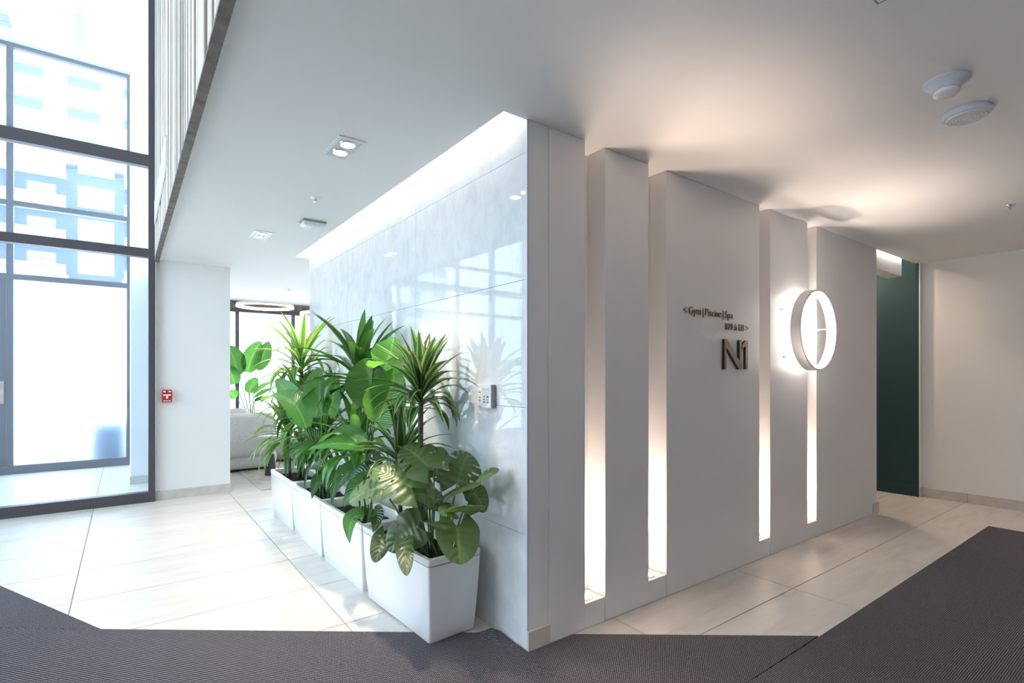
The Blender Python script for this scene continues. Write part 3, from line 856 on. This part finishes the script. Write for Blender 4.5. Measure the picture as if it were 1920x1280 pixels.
sw = tag(empty('wall_switch', (MX, 2.366, 1.22)), 'slim white wall switch plate on the stone wall', 'switch')
box('plate', MX-0.012, MX-0.0005, 2.334, 2.398, 1.160, 1.277, 'white_plastic', sw, bevel=0.003)
box('rocker', MX-0.016, MX-0.0122, 2.349, 2.383, 1.185, 1.250, 'planter_rim', sw, bevel=0.002)
for z in (1.190, 1.203, 1.232): box('mark', MX-0.0168, MX-0.0161, 2.356, 2.374, z, z+0.004, 'ink', sw)
th = tag(empty('thermostat', (MX, 2.282, 1.21)), 'white box thermostat with small keys next to the switch', 'thermostat')
box('body', MX-0.032, MX-0.0005, 2.238, 2.330, 1.154, 1.277, 'white_plastic', th, bevel=0.003)
box('side_shell', MX-0.030, MX-0.002, 2.234, 2.2378, 1.156, 1.275, 'grey_plastic', th)
box('display', MX-0.0335, MX-0.0322, 2.252, 2.316, 1.222, 1.258, 'lcd', th)
for a in range(2):
    for b in range(3): box('key', MX-0.0345, MX-0.0322, 2.258+a*0.032, 2.274+a*0.032, 1.180+b*0.014, 1.188+b*0.014, 'ink' if (a == 0 and b == 2) else 'grey_plastic', th)

# ------------------------------------------------------------------ lounge furniture
def soft_block(name, x0, x1, y0, y1, z0, z1, r, mat, parent, bulge=0.0, nz=7, nc=7):
    """upholstered block: rounded plan corners, rounded top and bottom edges"""
    bm = bmesh.new(); rings = []
    er = min(0.09, (z1-z0)*0.35)
    prof = []
    for k in range(4): a = PI/2*k/3; prof.append((er*(1-math.sin(a)), z0+er*(1-math.cos(a))))
    for k in range(1, nz): t = k/nz; prof.append((-bulge*math.sin(PI*t), z0+er+(z1-z0-2*er)*t))
    for k in range(4): a = PI/2*k/3; prof.append((er*(1-math.cos(a)), z1-er+er*math.sin(a)))
    for ins, z in prof:
        ring_ = []
        a0, a1, b0, b1 = x0+ins, x1-ins, y0+ins, y1-ins
        rr = max(0.02, r-ins)
        for cx_, cy_, s in ((a1-rr, b1-rr, 0), (a0+rr, b1-rr, 1), (a0+rr, b0+rr, 2), (a1-rr, b0+rr, 3)):
            for q in range(nc+1):
                a = PI/2*(s+q/nc)
                ring_.append(bm.verts.new((cx_+rr*math.cos(a), cy_+rr*math.sin(a), z)))
        rings.append(ring_)
    n = len(rings[0])
    for a, b in zip(rings, rings[1:]):
        for i in range(n): bm.faces.new((a[i], a[(i+1) % n], b[(i+1) % n], b[i]))
    bm.faces.new(rings[0][::-1]); bm.faces.new(rings[-1])
    return link(name, bm, mat, parent, smooth=True)

sofa = tag(empty('sofa', (0.95, 8.5, 0)), 'rounded light grey upholstered sofa seen from behind beside the pier', 'sofa')
soft_block('base', 0.48, 1.78, 7.92, 8.95, 0.035, 0.26, 0.30, 'boucle', sofa)
soft_block('backrest', 0.44, 1.72, 7.86, 8.22, 0.20, 0.80, 0.17, 'boucle', sofa, 0.02)
soft_block('seat', 0.50, 1.74, 8.22, 8.98, 0.24, 0.46, 0.22, 'boucle', sofa, 0.01)
soft_block('cushion', 0.72, 1.42, 8.24, 8.44, 0.44, 0.86, 0.09, 'boucle', sofa, 0.02)
box('plinth', 0.62, 1.64, 8.05, 8.80, 0.011, 0.06, 'dark_wood', sofa)
ac = tag(empty('armchair', (2.15, 8.75, 0)), 'low light grey armchair half hidden behind the plants', 'armchair')
soft_block('base', 1.80, 2.62, 8.42, 9.22, 0.035, 0.40, 0.25, 'boucle', ac)
soft_block('backrest', 2.36, 2.62, 8.42, 9.22, 0.36, 0.72, 0.11, 'boucle', ac)
box('plinth', 1.95, 2.5, 8.55, 9.1, 0.011, 0.05, 'dark_wood', ac)
tag(box('rug', 1.255, 3.6, 6.54, 9.3, 0.0005, 0.010, 'rug_wool', bevel=0.003), 'beige and grey mottled rug in the lounge', 'rug')
st = tag(empty('side_table', (1.545, 7.46, 0)), 'side table with dark fluted cone base, copper stem and pale round top', 'table')
bm = bmesh.new(); rings = []
for r, z in ((0.072, 0.0105), (0.070, 0.03), (0.044, 0.285), (0.0, 0.285)):
    rings.append([bm.verts.new((1.545+(r*(1-0.06*(k % 2)))*math.cos(2*PI*k/24), 7.46+(r*(1-0.06*(k % 2)))*math.sin(2*PI*k/24), z)) for k in range(24)])
for a, b in zip(rings, rings[1:]):
    for k in range(24): bm.faces.new((a[k], a[(k+1) % 24], b[(k+1) % 24], b[k]))
bm.faces.new(rings[0][::-1])
bmesh.ops.remove_doubles(bm, verts=bm.verts, dist=0.0001)
link('base', bm, 'dark_wood', st)
tube('stem', [(1.545, 7.46, 0.285), (1.545, 7.46, 0.53)], [0.008, 0.008], 'copper', st, 12)
lathe('top', [(0.0, 0.53), (0.185, 0.53), (0.19, 0.537), (0.185, 0.545), (0.0, 0.545)], (1.545, 7.46, 0), 'white_plastic', st, 40)

def pendant(x, y, z, r, label):
    p = tag(empty('ring_pendant', (x, y, CEIL)), label, 'pendant', 'ring pendants in the lounge')
    lathe('ring_body', [(r-0.014, -0.004), (r+0.014, -0.004), (r+0.014, 0.030), (r-0.014, 0.030), (r-0.014, -0.004)], (x, y, z), 'planter_rim', p, 56)
    lathe('light_strip', [(r-0.0135, -0.0045), (r+0.0135, -0.0045), (r+0.011, -0.016), (r-0.011, -0.016), (r-0.0135, -0.0045)], (x, y, z), 'pendant_glow', p, 56)
    for k in range(3):
        a = 2*PI*k/3+0.7
        tube('wire', [(x+r*math.cos(a), y+r*math.sin(a), z+0.028), (x+r*math.cos(a), y+r*math.sin(a), CEIL-0.0005)], [0.0018, 0.0018], 'chrome', p, 6)
pendant(1.70, 8.55, 2.365, 0.385, 'glowing ring pendant over the sofa')
pendant(2.62, 8.30, 2.27, 0.46, 'second lower ring pendant half hidden by the stone wall')

# ------------------------------------------------------------------ planters
PL = []        # (centre x, centre y, rotation)
def planter(xc, yc, rot, label, z=0.0):
    root = tag(empty('planter', (xc, yc, z)), label, 'planter', 'white planters along the stone wall')
    M = Matrix.Translation((xc, yc, z)) @ Matrix.Rotation(rot, 4, 'Z')
    def rr_loop(bm, w, d, zz, r, nc=5):
        out = []
        for sx, sy, s in ((1, 1, 0), (-1, 1, 1), (-1, -1, 2), (1, -1, 3)):
            for q in range(nc+1):
                a = PI/2*(s+q/nc)
                out.append(bm.verts.new(M @ Vector((sx*(w/2-r)+r*math.cos(a), sy*(d/2-r)+r*math.sin(a), zz))))
        return out
    def skin(bm, loops, cap0=True, cap1=False):
        for a, b in zip(loops, loops[1:]):
            n = len(a)
            for i in range(n): bm.faces.new((a[i], a[(i+1) % n], b[(i+1) % n], b[i]))
        if cap0: bm.faces.new(loops[0][::-1])
        if cap1: bm.faces.new(loops[-1])
        bmesh.ops.recalc_face_normals(bm, faces=bm.faces)
    bm = bmesh.new()
    sec = [(0.262, 0.705, 0.000), (0.268, 0.712, 0.006), (0.283, 0.733, 0.10), (0.297, 0.752, 0.22), (0.306, 0.765, 0.33), (0.309, 0.769, 0.383), (0.303, 0.763, 0.385)]
    skin(bm, [rr_loop(bm, w, d, zz, 0.012) for w, d, zz in sec], True, False)
    o = link('body', bm, 'planter_gloss', root, smooth=True); o.data.set_sharp_from_angle(angle=math.radians(50))
    bm = bmesh.new()
    sec = [(0.302, 0.762, 0.3885), (0.311, 0.771, 0.3895), (0.313, 0.773, 0.417), (0.309, 0.769, 0.421), (0.266, 0.726, 0.421), (0.262, 0.722, 0.418), (0.256, 0.716, 0.34)]
    skin(bm, [rr_loop(bm, w, d, zz, 0.012) for w, d, zz in sec], False, False)
    o = link('rim', bm, 'planter_rim', root, smooth=True); o.data.set_sharp_from_angle(angle=math.radians(50))
    bm = bmesh.new()
    nx, ny = 8, 22
    grid = [[bm.verts.new(M @ Vector((-0.131+0.262*i/nx, -0.361+0.722*j/ny, 0.368+random.uniform(-0.008, 0.008)))) for i in range(nx+1)] for j in range(ny+1)]
    for j in range(ny):
        for i in range(nx): bm.faces.new((grid[j][i], grid[j][i+1], grid[j+1][i+1], grid[j+1][i]))
    link('soil', bm, 'soil', root)
    PL.append((xc, yc, rot))
planter(1.310, 2.655, math.radians(3), 'white glossy planter nearest the viewer holding the monstera', 0.0095)
planter(1.292, 3.470, math.radians(1.2), 'white glossy planter second from the corner of the stone wall')
planter(1.282, 4.255, math.radians(0.5), 'white glossy planter third from the corner of the stone wall')
planter(1.280, 5.045, math.radians(0.0), 'white glossy planter farthest from the viewer')

# ------------------------------------------------------------------ plants
XMAX = MX - 0.012
def bez(p0, p1, p2, t): return p0*(1-t)**2 + p1*2*t*(1-t) + p2*t*t
def pr_strap(t): return (0.30+0.70*min(1, t/0.35)**0.8) * (1-max(0, (t-0.35)/0.65)**1.9)**0.9
def pr_paddle(t): return max(0.02, math.sin(PI*min(1, 0.03+0.97*t)**0.82))**0.58
def pr_lance(t): return max(0.02, math.sin(PI*min(1, 0.03+0.97*t)**0.72))**0.85
def pr_heart(t): return (0.50+0.50*math.sin(min(1, t/0.30)*PI/2)) * max(0.0, 1-t**1.9)**0.62

def blade(parent, p0, p1, p2, hw, prof, mat, fold=0.25, up=(0, 0, 1), n=10, across=4, wav=0.0, name='leaf', seed=0, heart=False, cuts=(), holes=()):
    p0, p1, p2, up = Vector(p0), Vector(p1), Vector(p2), Vector(up)
    L = (p1-p0).length*0.5 + (p2-p1).length*0.5 + (p2-p0).length*0.5
    bm = bmesh.new(); uvl = bm.loops.layers.uv.new('UVMap')
    rows = []; uvs = {}
    rg = random.Random(seed)
    ph = rg.uniform(0, 6)
    for i in range(n+1):
        t = i/n
        c = bez(p0, p1, p2, t)
        T = ((p1-p0)*(1-t) + (p2-p1)*t).normalized()
        S = T.cross(up)
        if S.length < 1e-3: S = T.cross(Vector((1, 0, 0)))
        S.normalize(); N = S.cross(T).normalized()
        w = hw*prof(t)
        row = []
        for k in range(across+1):
            u = -1+2*k/across
            q = c + S*(u*w) + N*(fold*abs(u)*w + wav*math.sin(t*17+ph+(0 if u > 0 else 2))*abs(u)*w)
            if heart: q += T*L*abs(u)*(-0.40*(1-t)**2.2+0.20*t*(1-t)) - N*(abs(u)**2.2*w*0.16)
            if q.x > XMAX and c.x < 2.0 and c.y < MEND: q.x = XMAX - 0.002*rg.random()
            v = bm.verts.new(q); uvs[v] = (u*0.5+0.5, t); row.append(v)
        rows.append(row)
    for i in range(n):
        for k in range(across):
            u = abs(-1+2*(k+0.5)/across)
            if i in cuts and u > 0.42: continue
            if (i, k) in holes: continue
            try: f = bm.faces.new((rows[i][k], rows[i][k+1], rows[i+1][k+1], rows[i+1][k]))
            except ValueError: continue
            for l in f.loops: l[uvl].uv = uvs[l.vert]
    loose = [v for v in bm.verts if not v.link_faces]
    bmesh.ops.delete(bm, geom=loose, context='VERTS')
    return link(name, bm, mat, parent, smooth=True)

def at(u, v, X):
    """point of the plane x = X that lies in that direction from the eye"""
    r = (u-960)/980
    t = X/(SA+CA*r)
    return Vector((X, (CA-SA*r)*t, EYE-(v-704)/980*t))

def dracaena(name, label, base, crown, nleaf, length, hw, mat, trunk_r=0.014, el_hi=86, el_lo=-25, droop=0.35, spread=0.05, seed=1, group='dracaenas in the planters', extra_heads=()):
    rg = random.Random(seed)
    base, crown = Vector(base), Vector(crown)
    root = tag(empty(name, base), label, 'plant', group)
    heads = [(crown, nleaf, length)] + [(Vector(h), n_, l_) for h, n_, l_ in extra_heads]
    for hi_, (cr, nl, ln) in enumerate(heads):
        b = base + Vector((0.03*hi_, 0.035*hi_*(-1)**hi_, 0))
        mid = (b+cr)/2 + Vector((rg.uniform(-.015, .015), rg.uniform(-.02, .02), 0))
        n_ = 9
        pts, rad = [], []
        for k in range(n_):
            t = k/(n_-1)
            pts.append(bez(b, mid, cr, t)); rad.append(trunk_r*(1.05-0.25*t)*(1.0+0.06*(k % 2)))
        tube('trunk', pts, rad, 'trunk_bark', root, 10)
        az = rg.uniform(0, 6)
        for k in range(nl):
            t = k/(nl-1)
            az += 2.39996 + rg.uniform(-0.25, 0.25)
            eld = el_hi + (el_lo-el_hi)*t + rg.uniform(-14, 10)
            el = math.radians(eld)
            L = ln*(0.78+0.30*math.sin(PI*min(1, 0.10+t*0.8))) * rg.uniform(0.86, 1.12)
            h = Vector((math.cos(az), math.sin(az), 0))
            d = h*math.cos(el) + Vector((0, 0, math.sin(el)))
            e2 = math.radians(max(-88, eld - droop*(30+66*min(1, t*1.25))*rg.uniform(0.6, 1.25)))
            d2 = h*math.cos(e2) + Vector((0, 0, math.sin(e2)))
            p0 = cr + Vector((0, 0, spread*(1-2*t))) + h*trunk_r*0.8
            p1 = p0 + d*L*0.55
            p2 = p1 + d2*L*0.50
            for p in (p1, p2):
                if p.x > XMAX-0.01: p.x = XMAX-0.01-0.02*rg.random()
            blade(root, p0, p1, p2, hw*rg.uniform(0.85, 1.15), pr_strap, mat, 0.32, (0, 0, 1) if abs(el) < 1.35 else (-h.x, -h.y, 0.2), 9, 4, 0.05, seed=k)
    return root

def petiole(parent, a, b, sag, r0=0.006, r1=0.004, mat='petiole'):
    a, b = Vector(a), Vector(b)
    m = (a+b)/2 + Vector(sag)
    tube('stalk', [bez(a, m, b, k/7) for k in range(8)], [r0+(r1-r0)*k/7 for k in range(8)], mat, parent, 7)

# --- plants of the nearest planter
soilz = 0.372
dracaena('striped_dracaena', 'tall striped dracaena with a bare cane rising above the monstera', (1.33, 2.66, soilz), at(789, 742, 1.32), 46, 0.37, 0.029, 'striped_leaf', 0.017, 84, 8, 0.95, 0.075, 11, 'striped dracaenas')
dracaena('striped_dracaena', 'short striped dracaena tucked between the monstera and the tall cane', (1.27, 2.80, soilz), at(752, 868, 1.26), 34, 0.33, 0.027, 'striped_leaf', 0.012, 84, 0, 0.95, 0.05, 5, 'striped dracaenas')

mon = tag(empty('monstera', (1.29, 2.45, soilz)), 'monstera with big glossy split leaves spilling over the nearest planter', 'plant')
def mleaf(u0, v0, X0_, u1, v1, X1_, hw, up, root_xy, cuts=(6, 10, 14), lift=0.0, sag=(0, 0, 0.05), seed=0, holes=()):
    p0, p2 = at(u0, v0, X0_), at(u1, v1, X1_)
    p2 = p0 + (p2-p0)*1.2; hw = hw*1.12
    p1 = (p0+p2)/2 + Vector((0, 0, lift))
    petiole(mon, (root_xy[0], root_xy[1], soilz-0.005), p0, sag, 0.007, 0.0045, 'petiole' if seed % 2 else 'petiole_pale')
    blade(mon, p0, p1, p2, hw, pr_heart, 'monstera_leaf', 0.14, up, 20, 12, 0.03, 'leaf', seed, True, cuts, holes)
R1 = [(1.27, 2.42), (1.31, 2.50), (1.36, 2.45), (1.30, 2.38), (1.25, 2.52), (1.38, 2.40), (1.33, 2.36)]
mleaf(772, 914, 1.15, 712, 884, 1.05, 0.115, (-0.35, -0.55, 0.8), R1[0], (5, 9, 13), 0.02, (0.0, 0, 0.06), 1, ((8, 4), (11, 7)))
mleaf(803, 874, 1.24, 762, 843, 1.21, 0.110, (-0.35, -0.70, 0.6), R1[1], (6, 11), 0.02, (0, 0, 0.05), 2)
mleaf(815, 878, 1.36, 832, 848, 1.40, 0.085, (-0.5, -0.6, 0.6), R1[1], (7,), 0.02, (0, 0, 0.05), 3)
mleaf(858, 905, 1.36, 876, 858, 1.40, 0.110, (-0.45, -0.75, 0.45), R1[2], (4, 8, 12), 0.03, (0, 0, 0.05), 4, ((6, 8),))
mleaf(893, 905, 1.42, 927, 888, 1.46, 0.070, (-0.2, -0.4, 0.9), R1[5], (5, 9), 0.03, (0, -0.02, 0.06), 5)
mleaf(714, 914, 1.10, 664, 938, 0.99, 0.095, (-0.25, -0.55, 0.8), R1[4], (4, 7, 10, 13), 0.03, (0, 0, 0.07), 6)
mleaf(816, 935, 1.27, 778, 930, 1.16, 0.080, (-0.3, -0.5, 0.8), R1[0], (7,), 0.03, (0, 0, 0.04), 7)
mleaf(826, 935, 1.30, 885, 914, 1.33, 0.075, (-0.2, -0.5, 0.9), R1[3], (8,), 0.02, (0, 0, 0.04), 8)
mleaf(780, 988, 1.18, 737, 1026, 1.08, 0.105, (-0.45, -0.65, 0.6), R1[3], (9,), 0.04, (-0.02, -0.03, 0.10), 9)
mleaf(858, 988, 1.29, 862, 1046, 1.24, 0.105, (-0.30, -0.92, 0.25), R1[6], (), 0.0, (0, -0.04, 0.10), 10, ((9, 7), (10, 7)))
mleaf(721, 1003, 1.10, 706, 1046, 1.03, 0.058, (-0.6, -0.7, 0.3), R1[4], (), 0.02, (-0.05, -0.02, 0.10), 11)
mleaf(757, 1014, 1.11, 762, 1068, 1.05, 0.046, (-0.5, -0.8, 0.2), R1[0], (), 0.02, (-0.05, -0.03, 0.12), 12)
mleaf(868, 958, 1.33, 894, 950, 1.32, 0.085, (0.1, -0.35, 0.9), R1[6], (9,), 0.02, (0, -0.02, 0.05), 13)
mleaf(850, 958, 1.30, 828, 962, 1.24, 0.060, (-0.2, -0.4, 0.9), R1[6], (), 0.02, (0, -0.02, 0.05), 14)
mleaf(812, 978, 1.24, 832, 990, 1.18, 0.060, (-0.1, -0.6, 0.7), R1[3], (), 0.02, (0, -0.03, 0.05), 15)
mleaf(825, 880, 1.46, 838, 905, 1.50, 0.085, (-0.8, -0.4, 0.4), R1[2], (8,), 0.02, (0, 0, 0.05), 16)
mleaf(800, 955, 1.40, 780, 940, 1.44, 0.070, (-0.6, -0.5, 0.5), R1[1], (), 0.02, (0, 0, 0.04), 17)
mleaf(890, 925, 1.42, 905, 955, 1.44, 0.055, (-0.4, -0.7, 0.4), R1[5], (), 0.03, (0, -0.02, 0.06), 18)

# --- second planter
dracaena('corn_dracaena', 'tall plain green dracaena above the second planter', (1.33, 3.56, soilz), at(674, 712, 1.32), 44, 0.50, 0.036, 'corn_leaf', 0.017, 84, 5, 1.15, 0.07, 21, 'plain green dracaenas')
dracaena('corn_dracaena', 'lower plain green dracaena in the second planter with arching leaves', (1.24, 3.40, soilz), at(668, 842, 1.25), 36, 0.42, 0.032, 'corn_leaf', 0.016, 80, -5, 1.2, 0.06, 22, 'plain green dracaenas')
def paddle_plant(name, label, base, leaves, group=None, wide='paddle_leaf', prof=pr_paddle, stalk=0.009):
    root = tag(empty(name, base), label, 'plant', group)
    base = Vector(base)
    for k, (p0, pm, p2, hw, up, fold) in enumerate(leaves):
        b = base + Vector((random.uniform(-0.02, 0.02), random.uniform(-0.03, 0.03), -0.004))
        dxy = Vector(p0)-b
        petiole(root, b, p0, (-dxy.x*0.25, -dxy.y*0.25, 0.06), stalk, stalk*0.55, 'petiole')
        blade(root, p0, pm, p2, hw, prof, wide, fold, up, 14, 6, 0.05, 'leaf', k)
    return root
A = at
paddle_plant('bird_of_paradise', 'bird of paradise with broad backlit leaves in the second planter', (1.20, 3.22, soilz), [
    (A(701, 765, 1.20), A(696, 705, 1.19), A(684, 672, 1.14), 0.150, (-0.75, -0.6, 0.15), 0.30),
    (A(703, 792, 1.21), A(735, 745, 1.24), A(741, 690, 1.26), 0.125, (-0.55, -0.8, 0.15), 0.35),
    (A(716, 700, 1.22), A(735, 665, 1.24), A(738, 632, 1.26), 0.110, (-0.7, -0.6, 0.2), 0.25),
    (A(700, 690, 1.18), A(726, 672, 1.12), A(752, 690, 1.10), 0.075, (-0.2, -0.3, 1.0), 0.35),
    (A(690, 840, 1.15), A(640, 765, 1.08), A(577, 862, 0.98), 0.058, (-0.2, -0.4, 0.9), 0.30),
    (A(688, 842, 1.12), A(640, 820, 1.04), A(580, 842, 0.96), 0.075, (-0.3, -0.6, 0.8), 0.25),
])
paddle_plant('peace_lily', 'low glossy broad leaved plant leaning out of the second planter', (1.22, 3.18, soilz), [
    (A(682, 968, 1.15), A(650, 958, 1.05), A(656, 1018, 0.99), 0.052, (-0.5, -0.7, 0.5), 0.30),
    (A(702, 955, 1.15), A(716, 962, 1.10), A(699, 998, 1.05), 0.045, (-0.6, -0.7, 0.3), 0.25),
    (A(672, 880, 1.16), A(648, 876, 1.08), A(632, 920, 1.03), 0.062, (-0.5, -0.6, 0.6), 0.30),
    (A(712, 888, 1.16), A(680, 872, 1.10), A(650, 902, 1.06), 0.055, (-0.4, -0.6, 0.7), 0.30),
    (A(690, 900, 1.18), A(668, 900, 1.12), A(645, 950, 1.05), 0.060, (-0.6, -0.6, 0.5), 0.30),
    (A(700, 850, 1.18), A(668, 822, 1.12), A(640, 850, 1.08), 0.055, (-0.4, -0.6, 0.7), 0.30),
], None, 'broad_leaf', pr_lance, 0.006)

# --- third planter
paddle_plant('bird_of_paradise', 'bird of paradise with a folded lime leaf above the third planter', (1.22, 4.10, soilz), [
    (A(574, 802, 1.04), A(548, 715, 1.00), A(490, 754, 0.94), 0.100, (-0.2, -0.6, 0.8), 0.40),
    (A(576, 796, 1.06), A(560, 750, 1.05), A(517, 712, 1.04), 0.105, (-0.8, -0.55, 0.2), 0.25),
    (A(604, 780, 1.08), A(596, 735, 1.07), A(602, 690, 1.06), 0.125, (-0.8, -0.5, 0.25), 0.25),
    (A(616, 775, 1.20), A(628, 740, 1.20), A(632, 705, 1.18), 0.110, (-0.7, -0.6, 0.25), 0.25),
])
dracaena('corn_dracaena', 'bushy plain green dracaena filling the third planter', (1.30, 4.32, soilz), at(612, 815, 1.28), 42, 0.46, 0.029, 'corn_leaf', 0.016, 82, -10, 1.2, 0.10, 31, 'plain green dracaenas', [((1.24, 4.45, 0.80), 26, 0.40)])
paddle_plant('peace_lily', 'low glossy broad leaved plant leaning out of the third planter', (1.22, 4.02, soilz), [
    (A(618, 905, 1.15), A(596, 880, 1.06), A(585, 935, 1.00), 0.055, (-0.5, -0.7, 0.5), 0.30),
    (A(622, 890, 1.16), A(606, 862, 1.10), A(580, 880, 1.04), 0.055, (-0.4, -0.6, 0.7), 0.30),
    (A(632, 880, 1.18), A(632, 880, 1.10), A(622, 945, 1.06), 0.050, (-0.6, -0.7, 0.4), 0.30),
    (A(590, 850, 1.18), A(570, 830, 1.10), A(545, 855, 1.02), 0.062, (-0.4, -0.6, 0.7), 0.30),
    (A(600, 830, 1.18), A(585, 805, 1.14), A(560, 815, 1.08), 0.055, (-0.4, -0.6, 0.7), 0.30),
], None, 'broad_leaf', pr_lance, 0.006)

# --- farthest planter
dracaena('lime_dracaena', 'lime edged dracaena with arching leaves in the farthest planter', (1.30, 5.08, soilz), at(566, 694, 1.30), 50, 0.54, 0.028, 'lime_leaf', 0.017, 80, 0, 1.35, 0.10, 41, 'lime edged dracaenas', [((1.24, 4.88, 1.02), 40, 0.46)])
dracaena('lime_dracaena', 'low lime edged dracaena spilling from the farthest planter', (1.24, 5.18, soilz), (1.22, 5.18, 0.76), 46, 0.44, 0.029, 'lime_leaf', 0.014, 80, -15, 1.1, 0.08, 42, 'lime edged dracaenas')

# --- lounge plant in its pot behind the sofa
lp = (1.62, 9.12, 0)
pot = tag(empty('plant_pot', lp), 'dark round plant pot behind the sofa', 'pot')
lathe('body', [(0.0, 0.0), (0.13, 0.0), (0.14, 0.01), (0.17, 0.36), (0.16, 0.37), (0.15, 0.36), (0.148, 0.31)], (lp[0], lp[1], 0.0105), 'pot_dark', pot, 32)
lathe('soil', [(0.0, 0.33), (0.149, 0.325)], (lp[0], lp[1], 0.0105), 'soil', pot, 24)
pp = (lp[0], lp[1], 0.335)
def L_(u, v, Y):
    r = (u-960)/980; t = Y/(CA-SA*r)
    return Vector(((SA+CA*r)*t, Y, EYE-(v-704)/980*t))
paddle_plant('bird_of_paradise', 'large bird of paradise standing against the lounge windows', pp, [
    (L_(446, 702, 9.1), L_(440, 668, 9.1), L_(426, 648, 9.05), 0.155, (0.1, -1, 0.1), 0.18),
    (L_(464, 698, 9.1), L_(470, 665, 9.1), L_(489, 640, 9.1), 0.140, (0.05, -1, 0.1), 0.15),
    (L_(480, 692, 9.2), L_(494, 668, 9.2), L_(504, 640, 9.2), 0.130, (0.2, -1, 0.1), 0.15),
    (L_(440, 720, 9.0), L_(434, 700, 9.0), L_(428, 685, 9.0), 0.120, (-0.2, -1, 0.2), 0.2),
    (L_(466, 736, 9.0), L_(470, 722, 9.0), L_(482, 708, 9.0), 0.100, (0.2, -1, 0.1), 0.2),
    (L_(476, 738, 9.1), L_(494, 720, 9.1), L_(514, 716, 9.1), 0.060, (0.1, -0.4, 1), 0.3),
    (L_(478, 745, 9.0), L_(496, 733, 9.0), L_(513, 728, 9.0), 0.060, (0.1, -0.4, 1), 0.3),
    (L_(443, 745, 9.0), L_(436, 738, 9.0), L_(428, 732, 9.0), 0.080, (0.1, -1, 0.3), 0.2),
    (L_(478, 752, 9.0), L_(492, 744, 9.0), L_(506, 746, 9.0), 0.050, (0.1, -0.6, 1), 0.3),
], None, 'paddle_leaf', pr_paddle, 0.010)
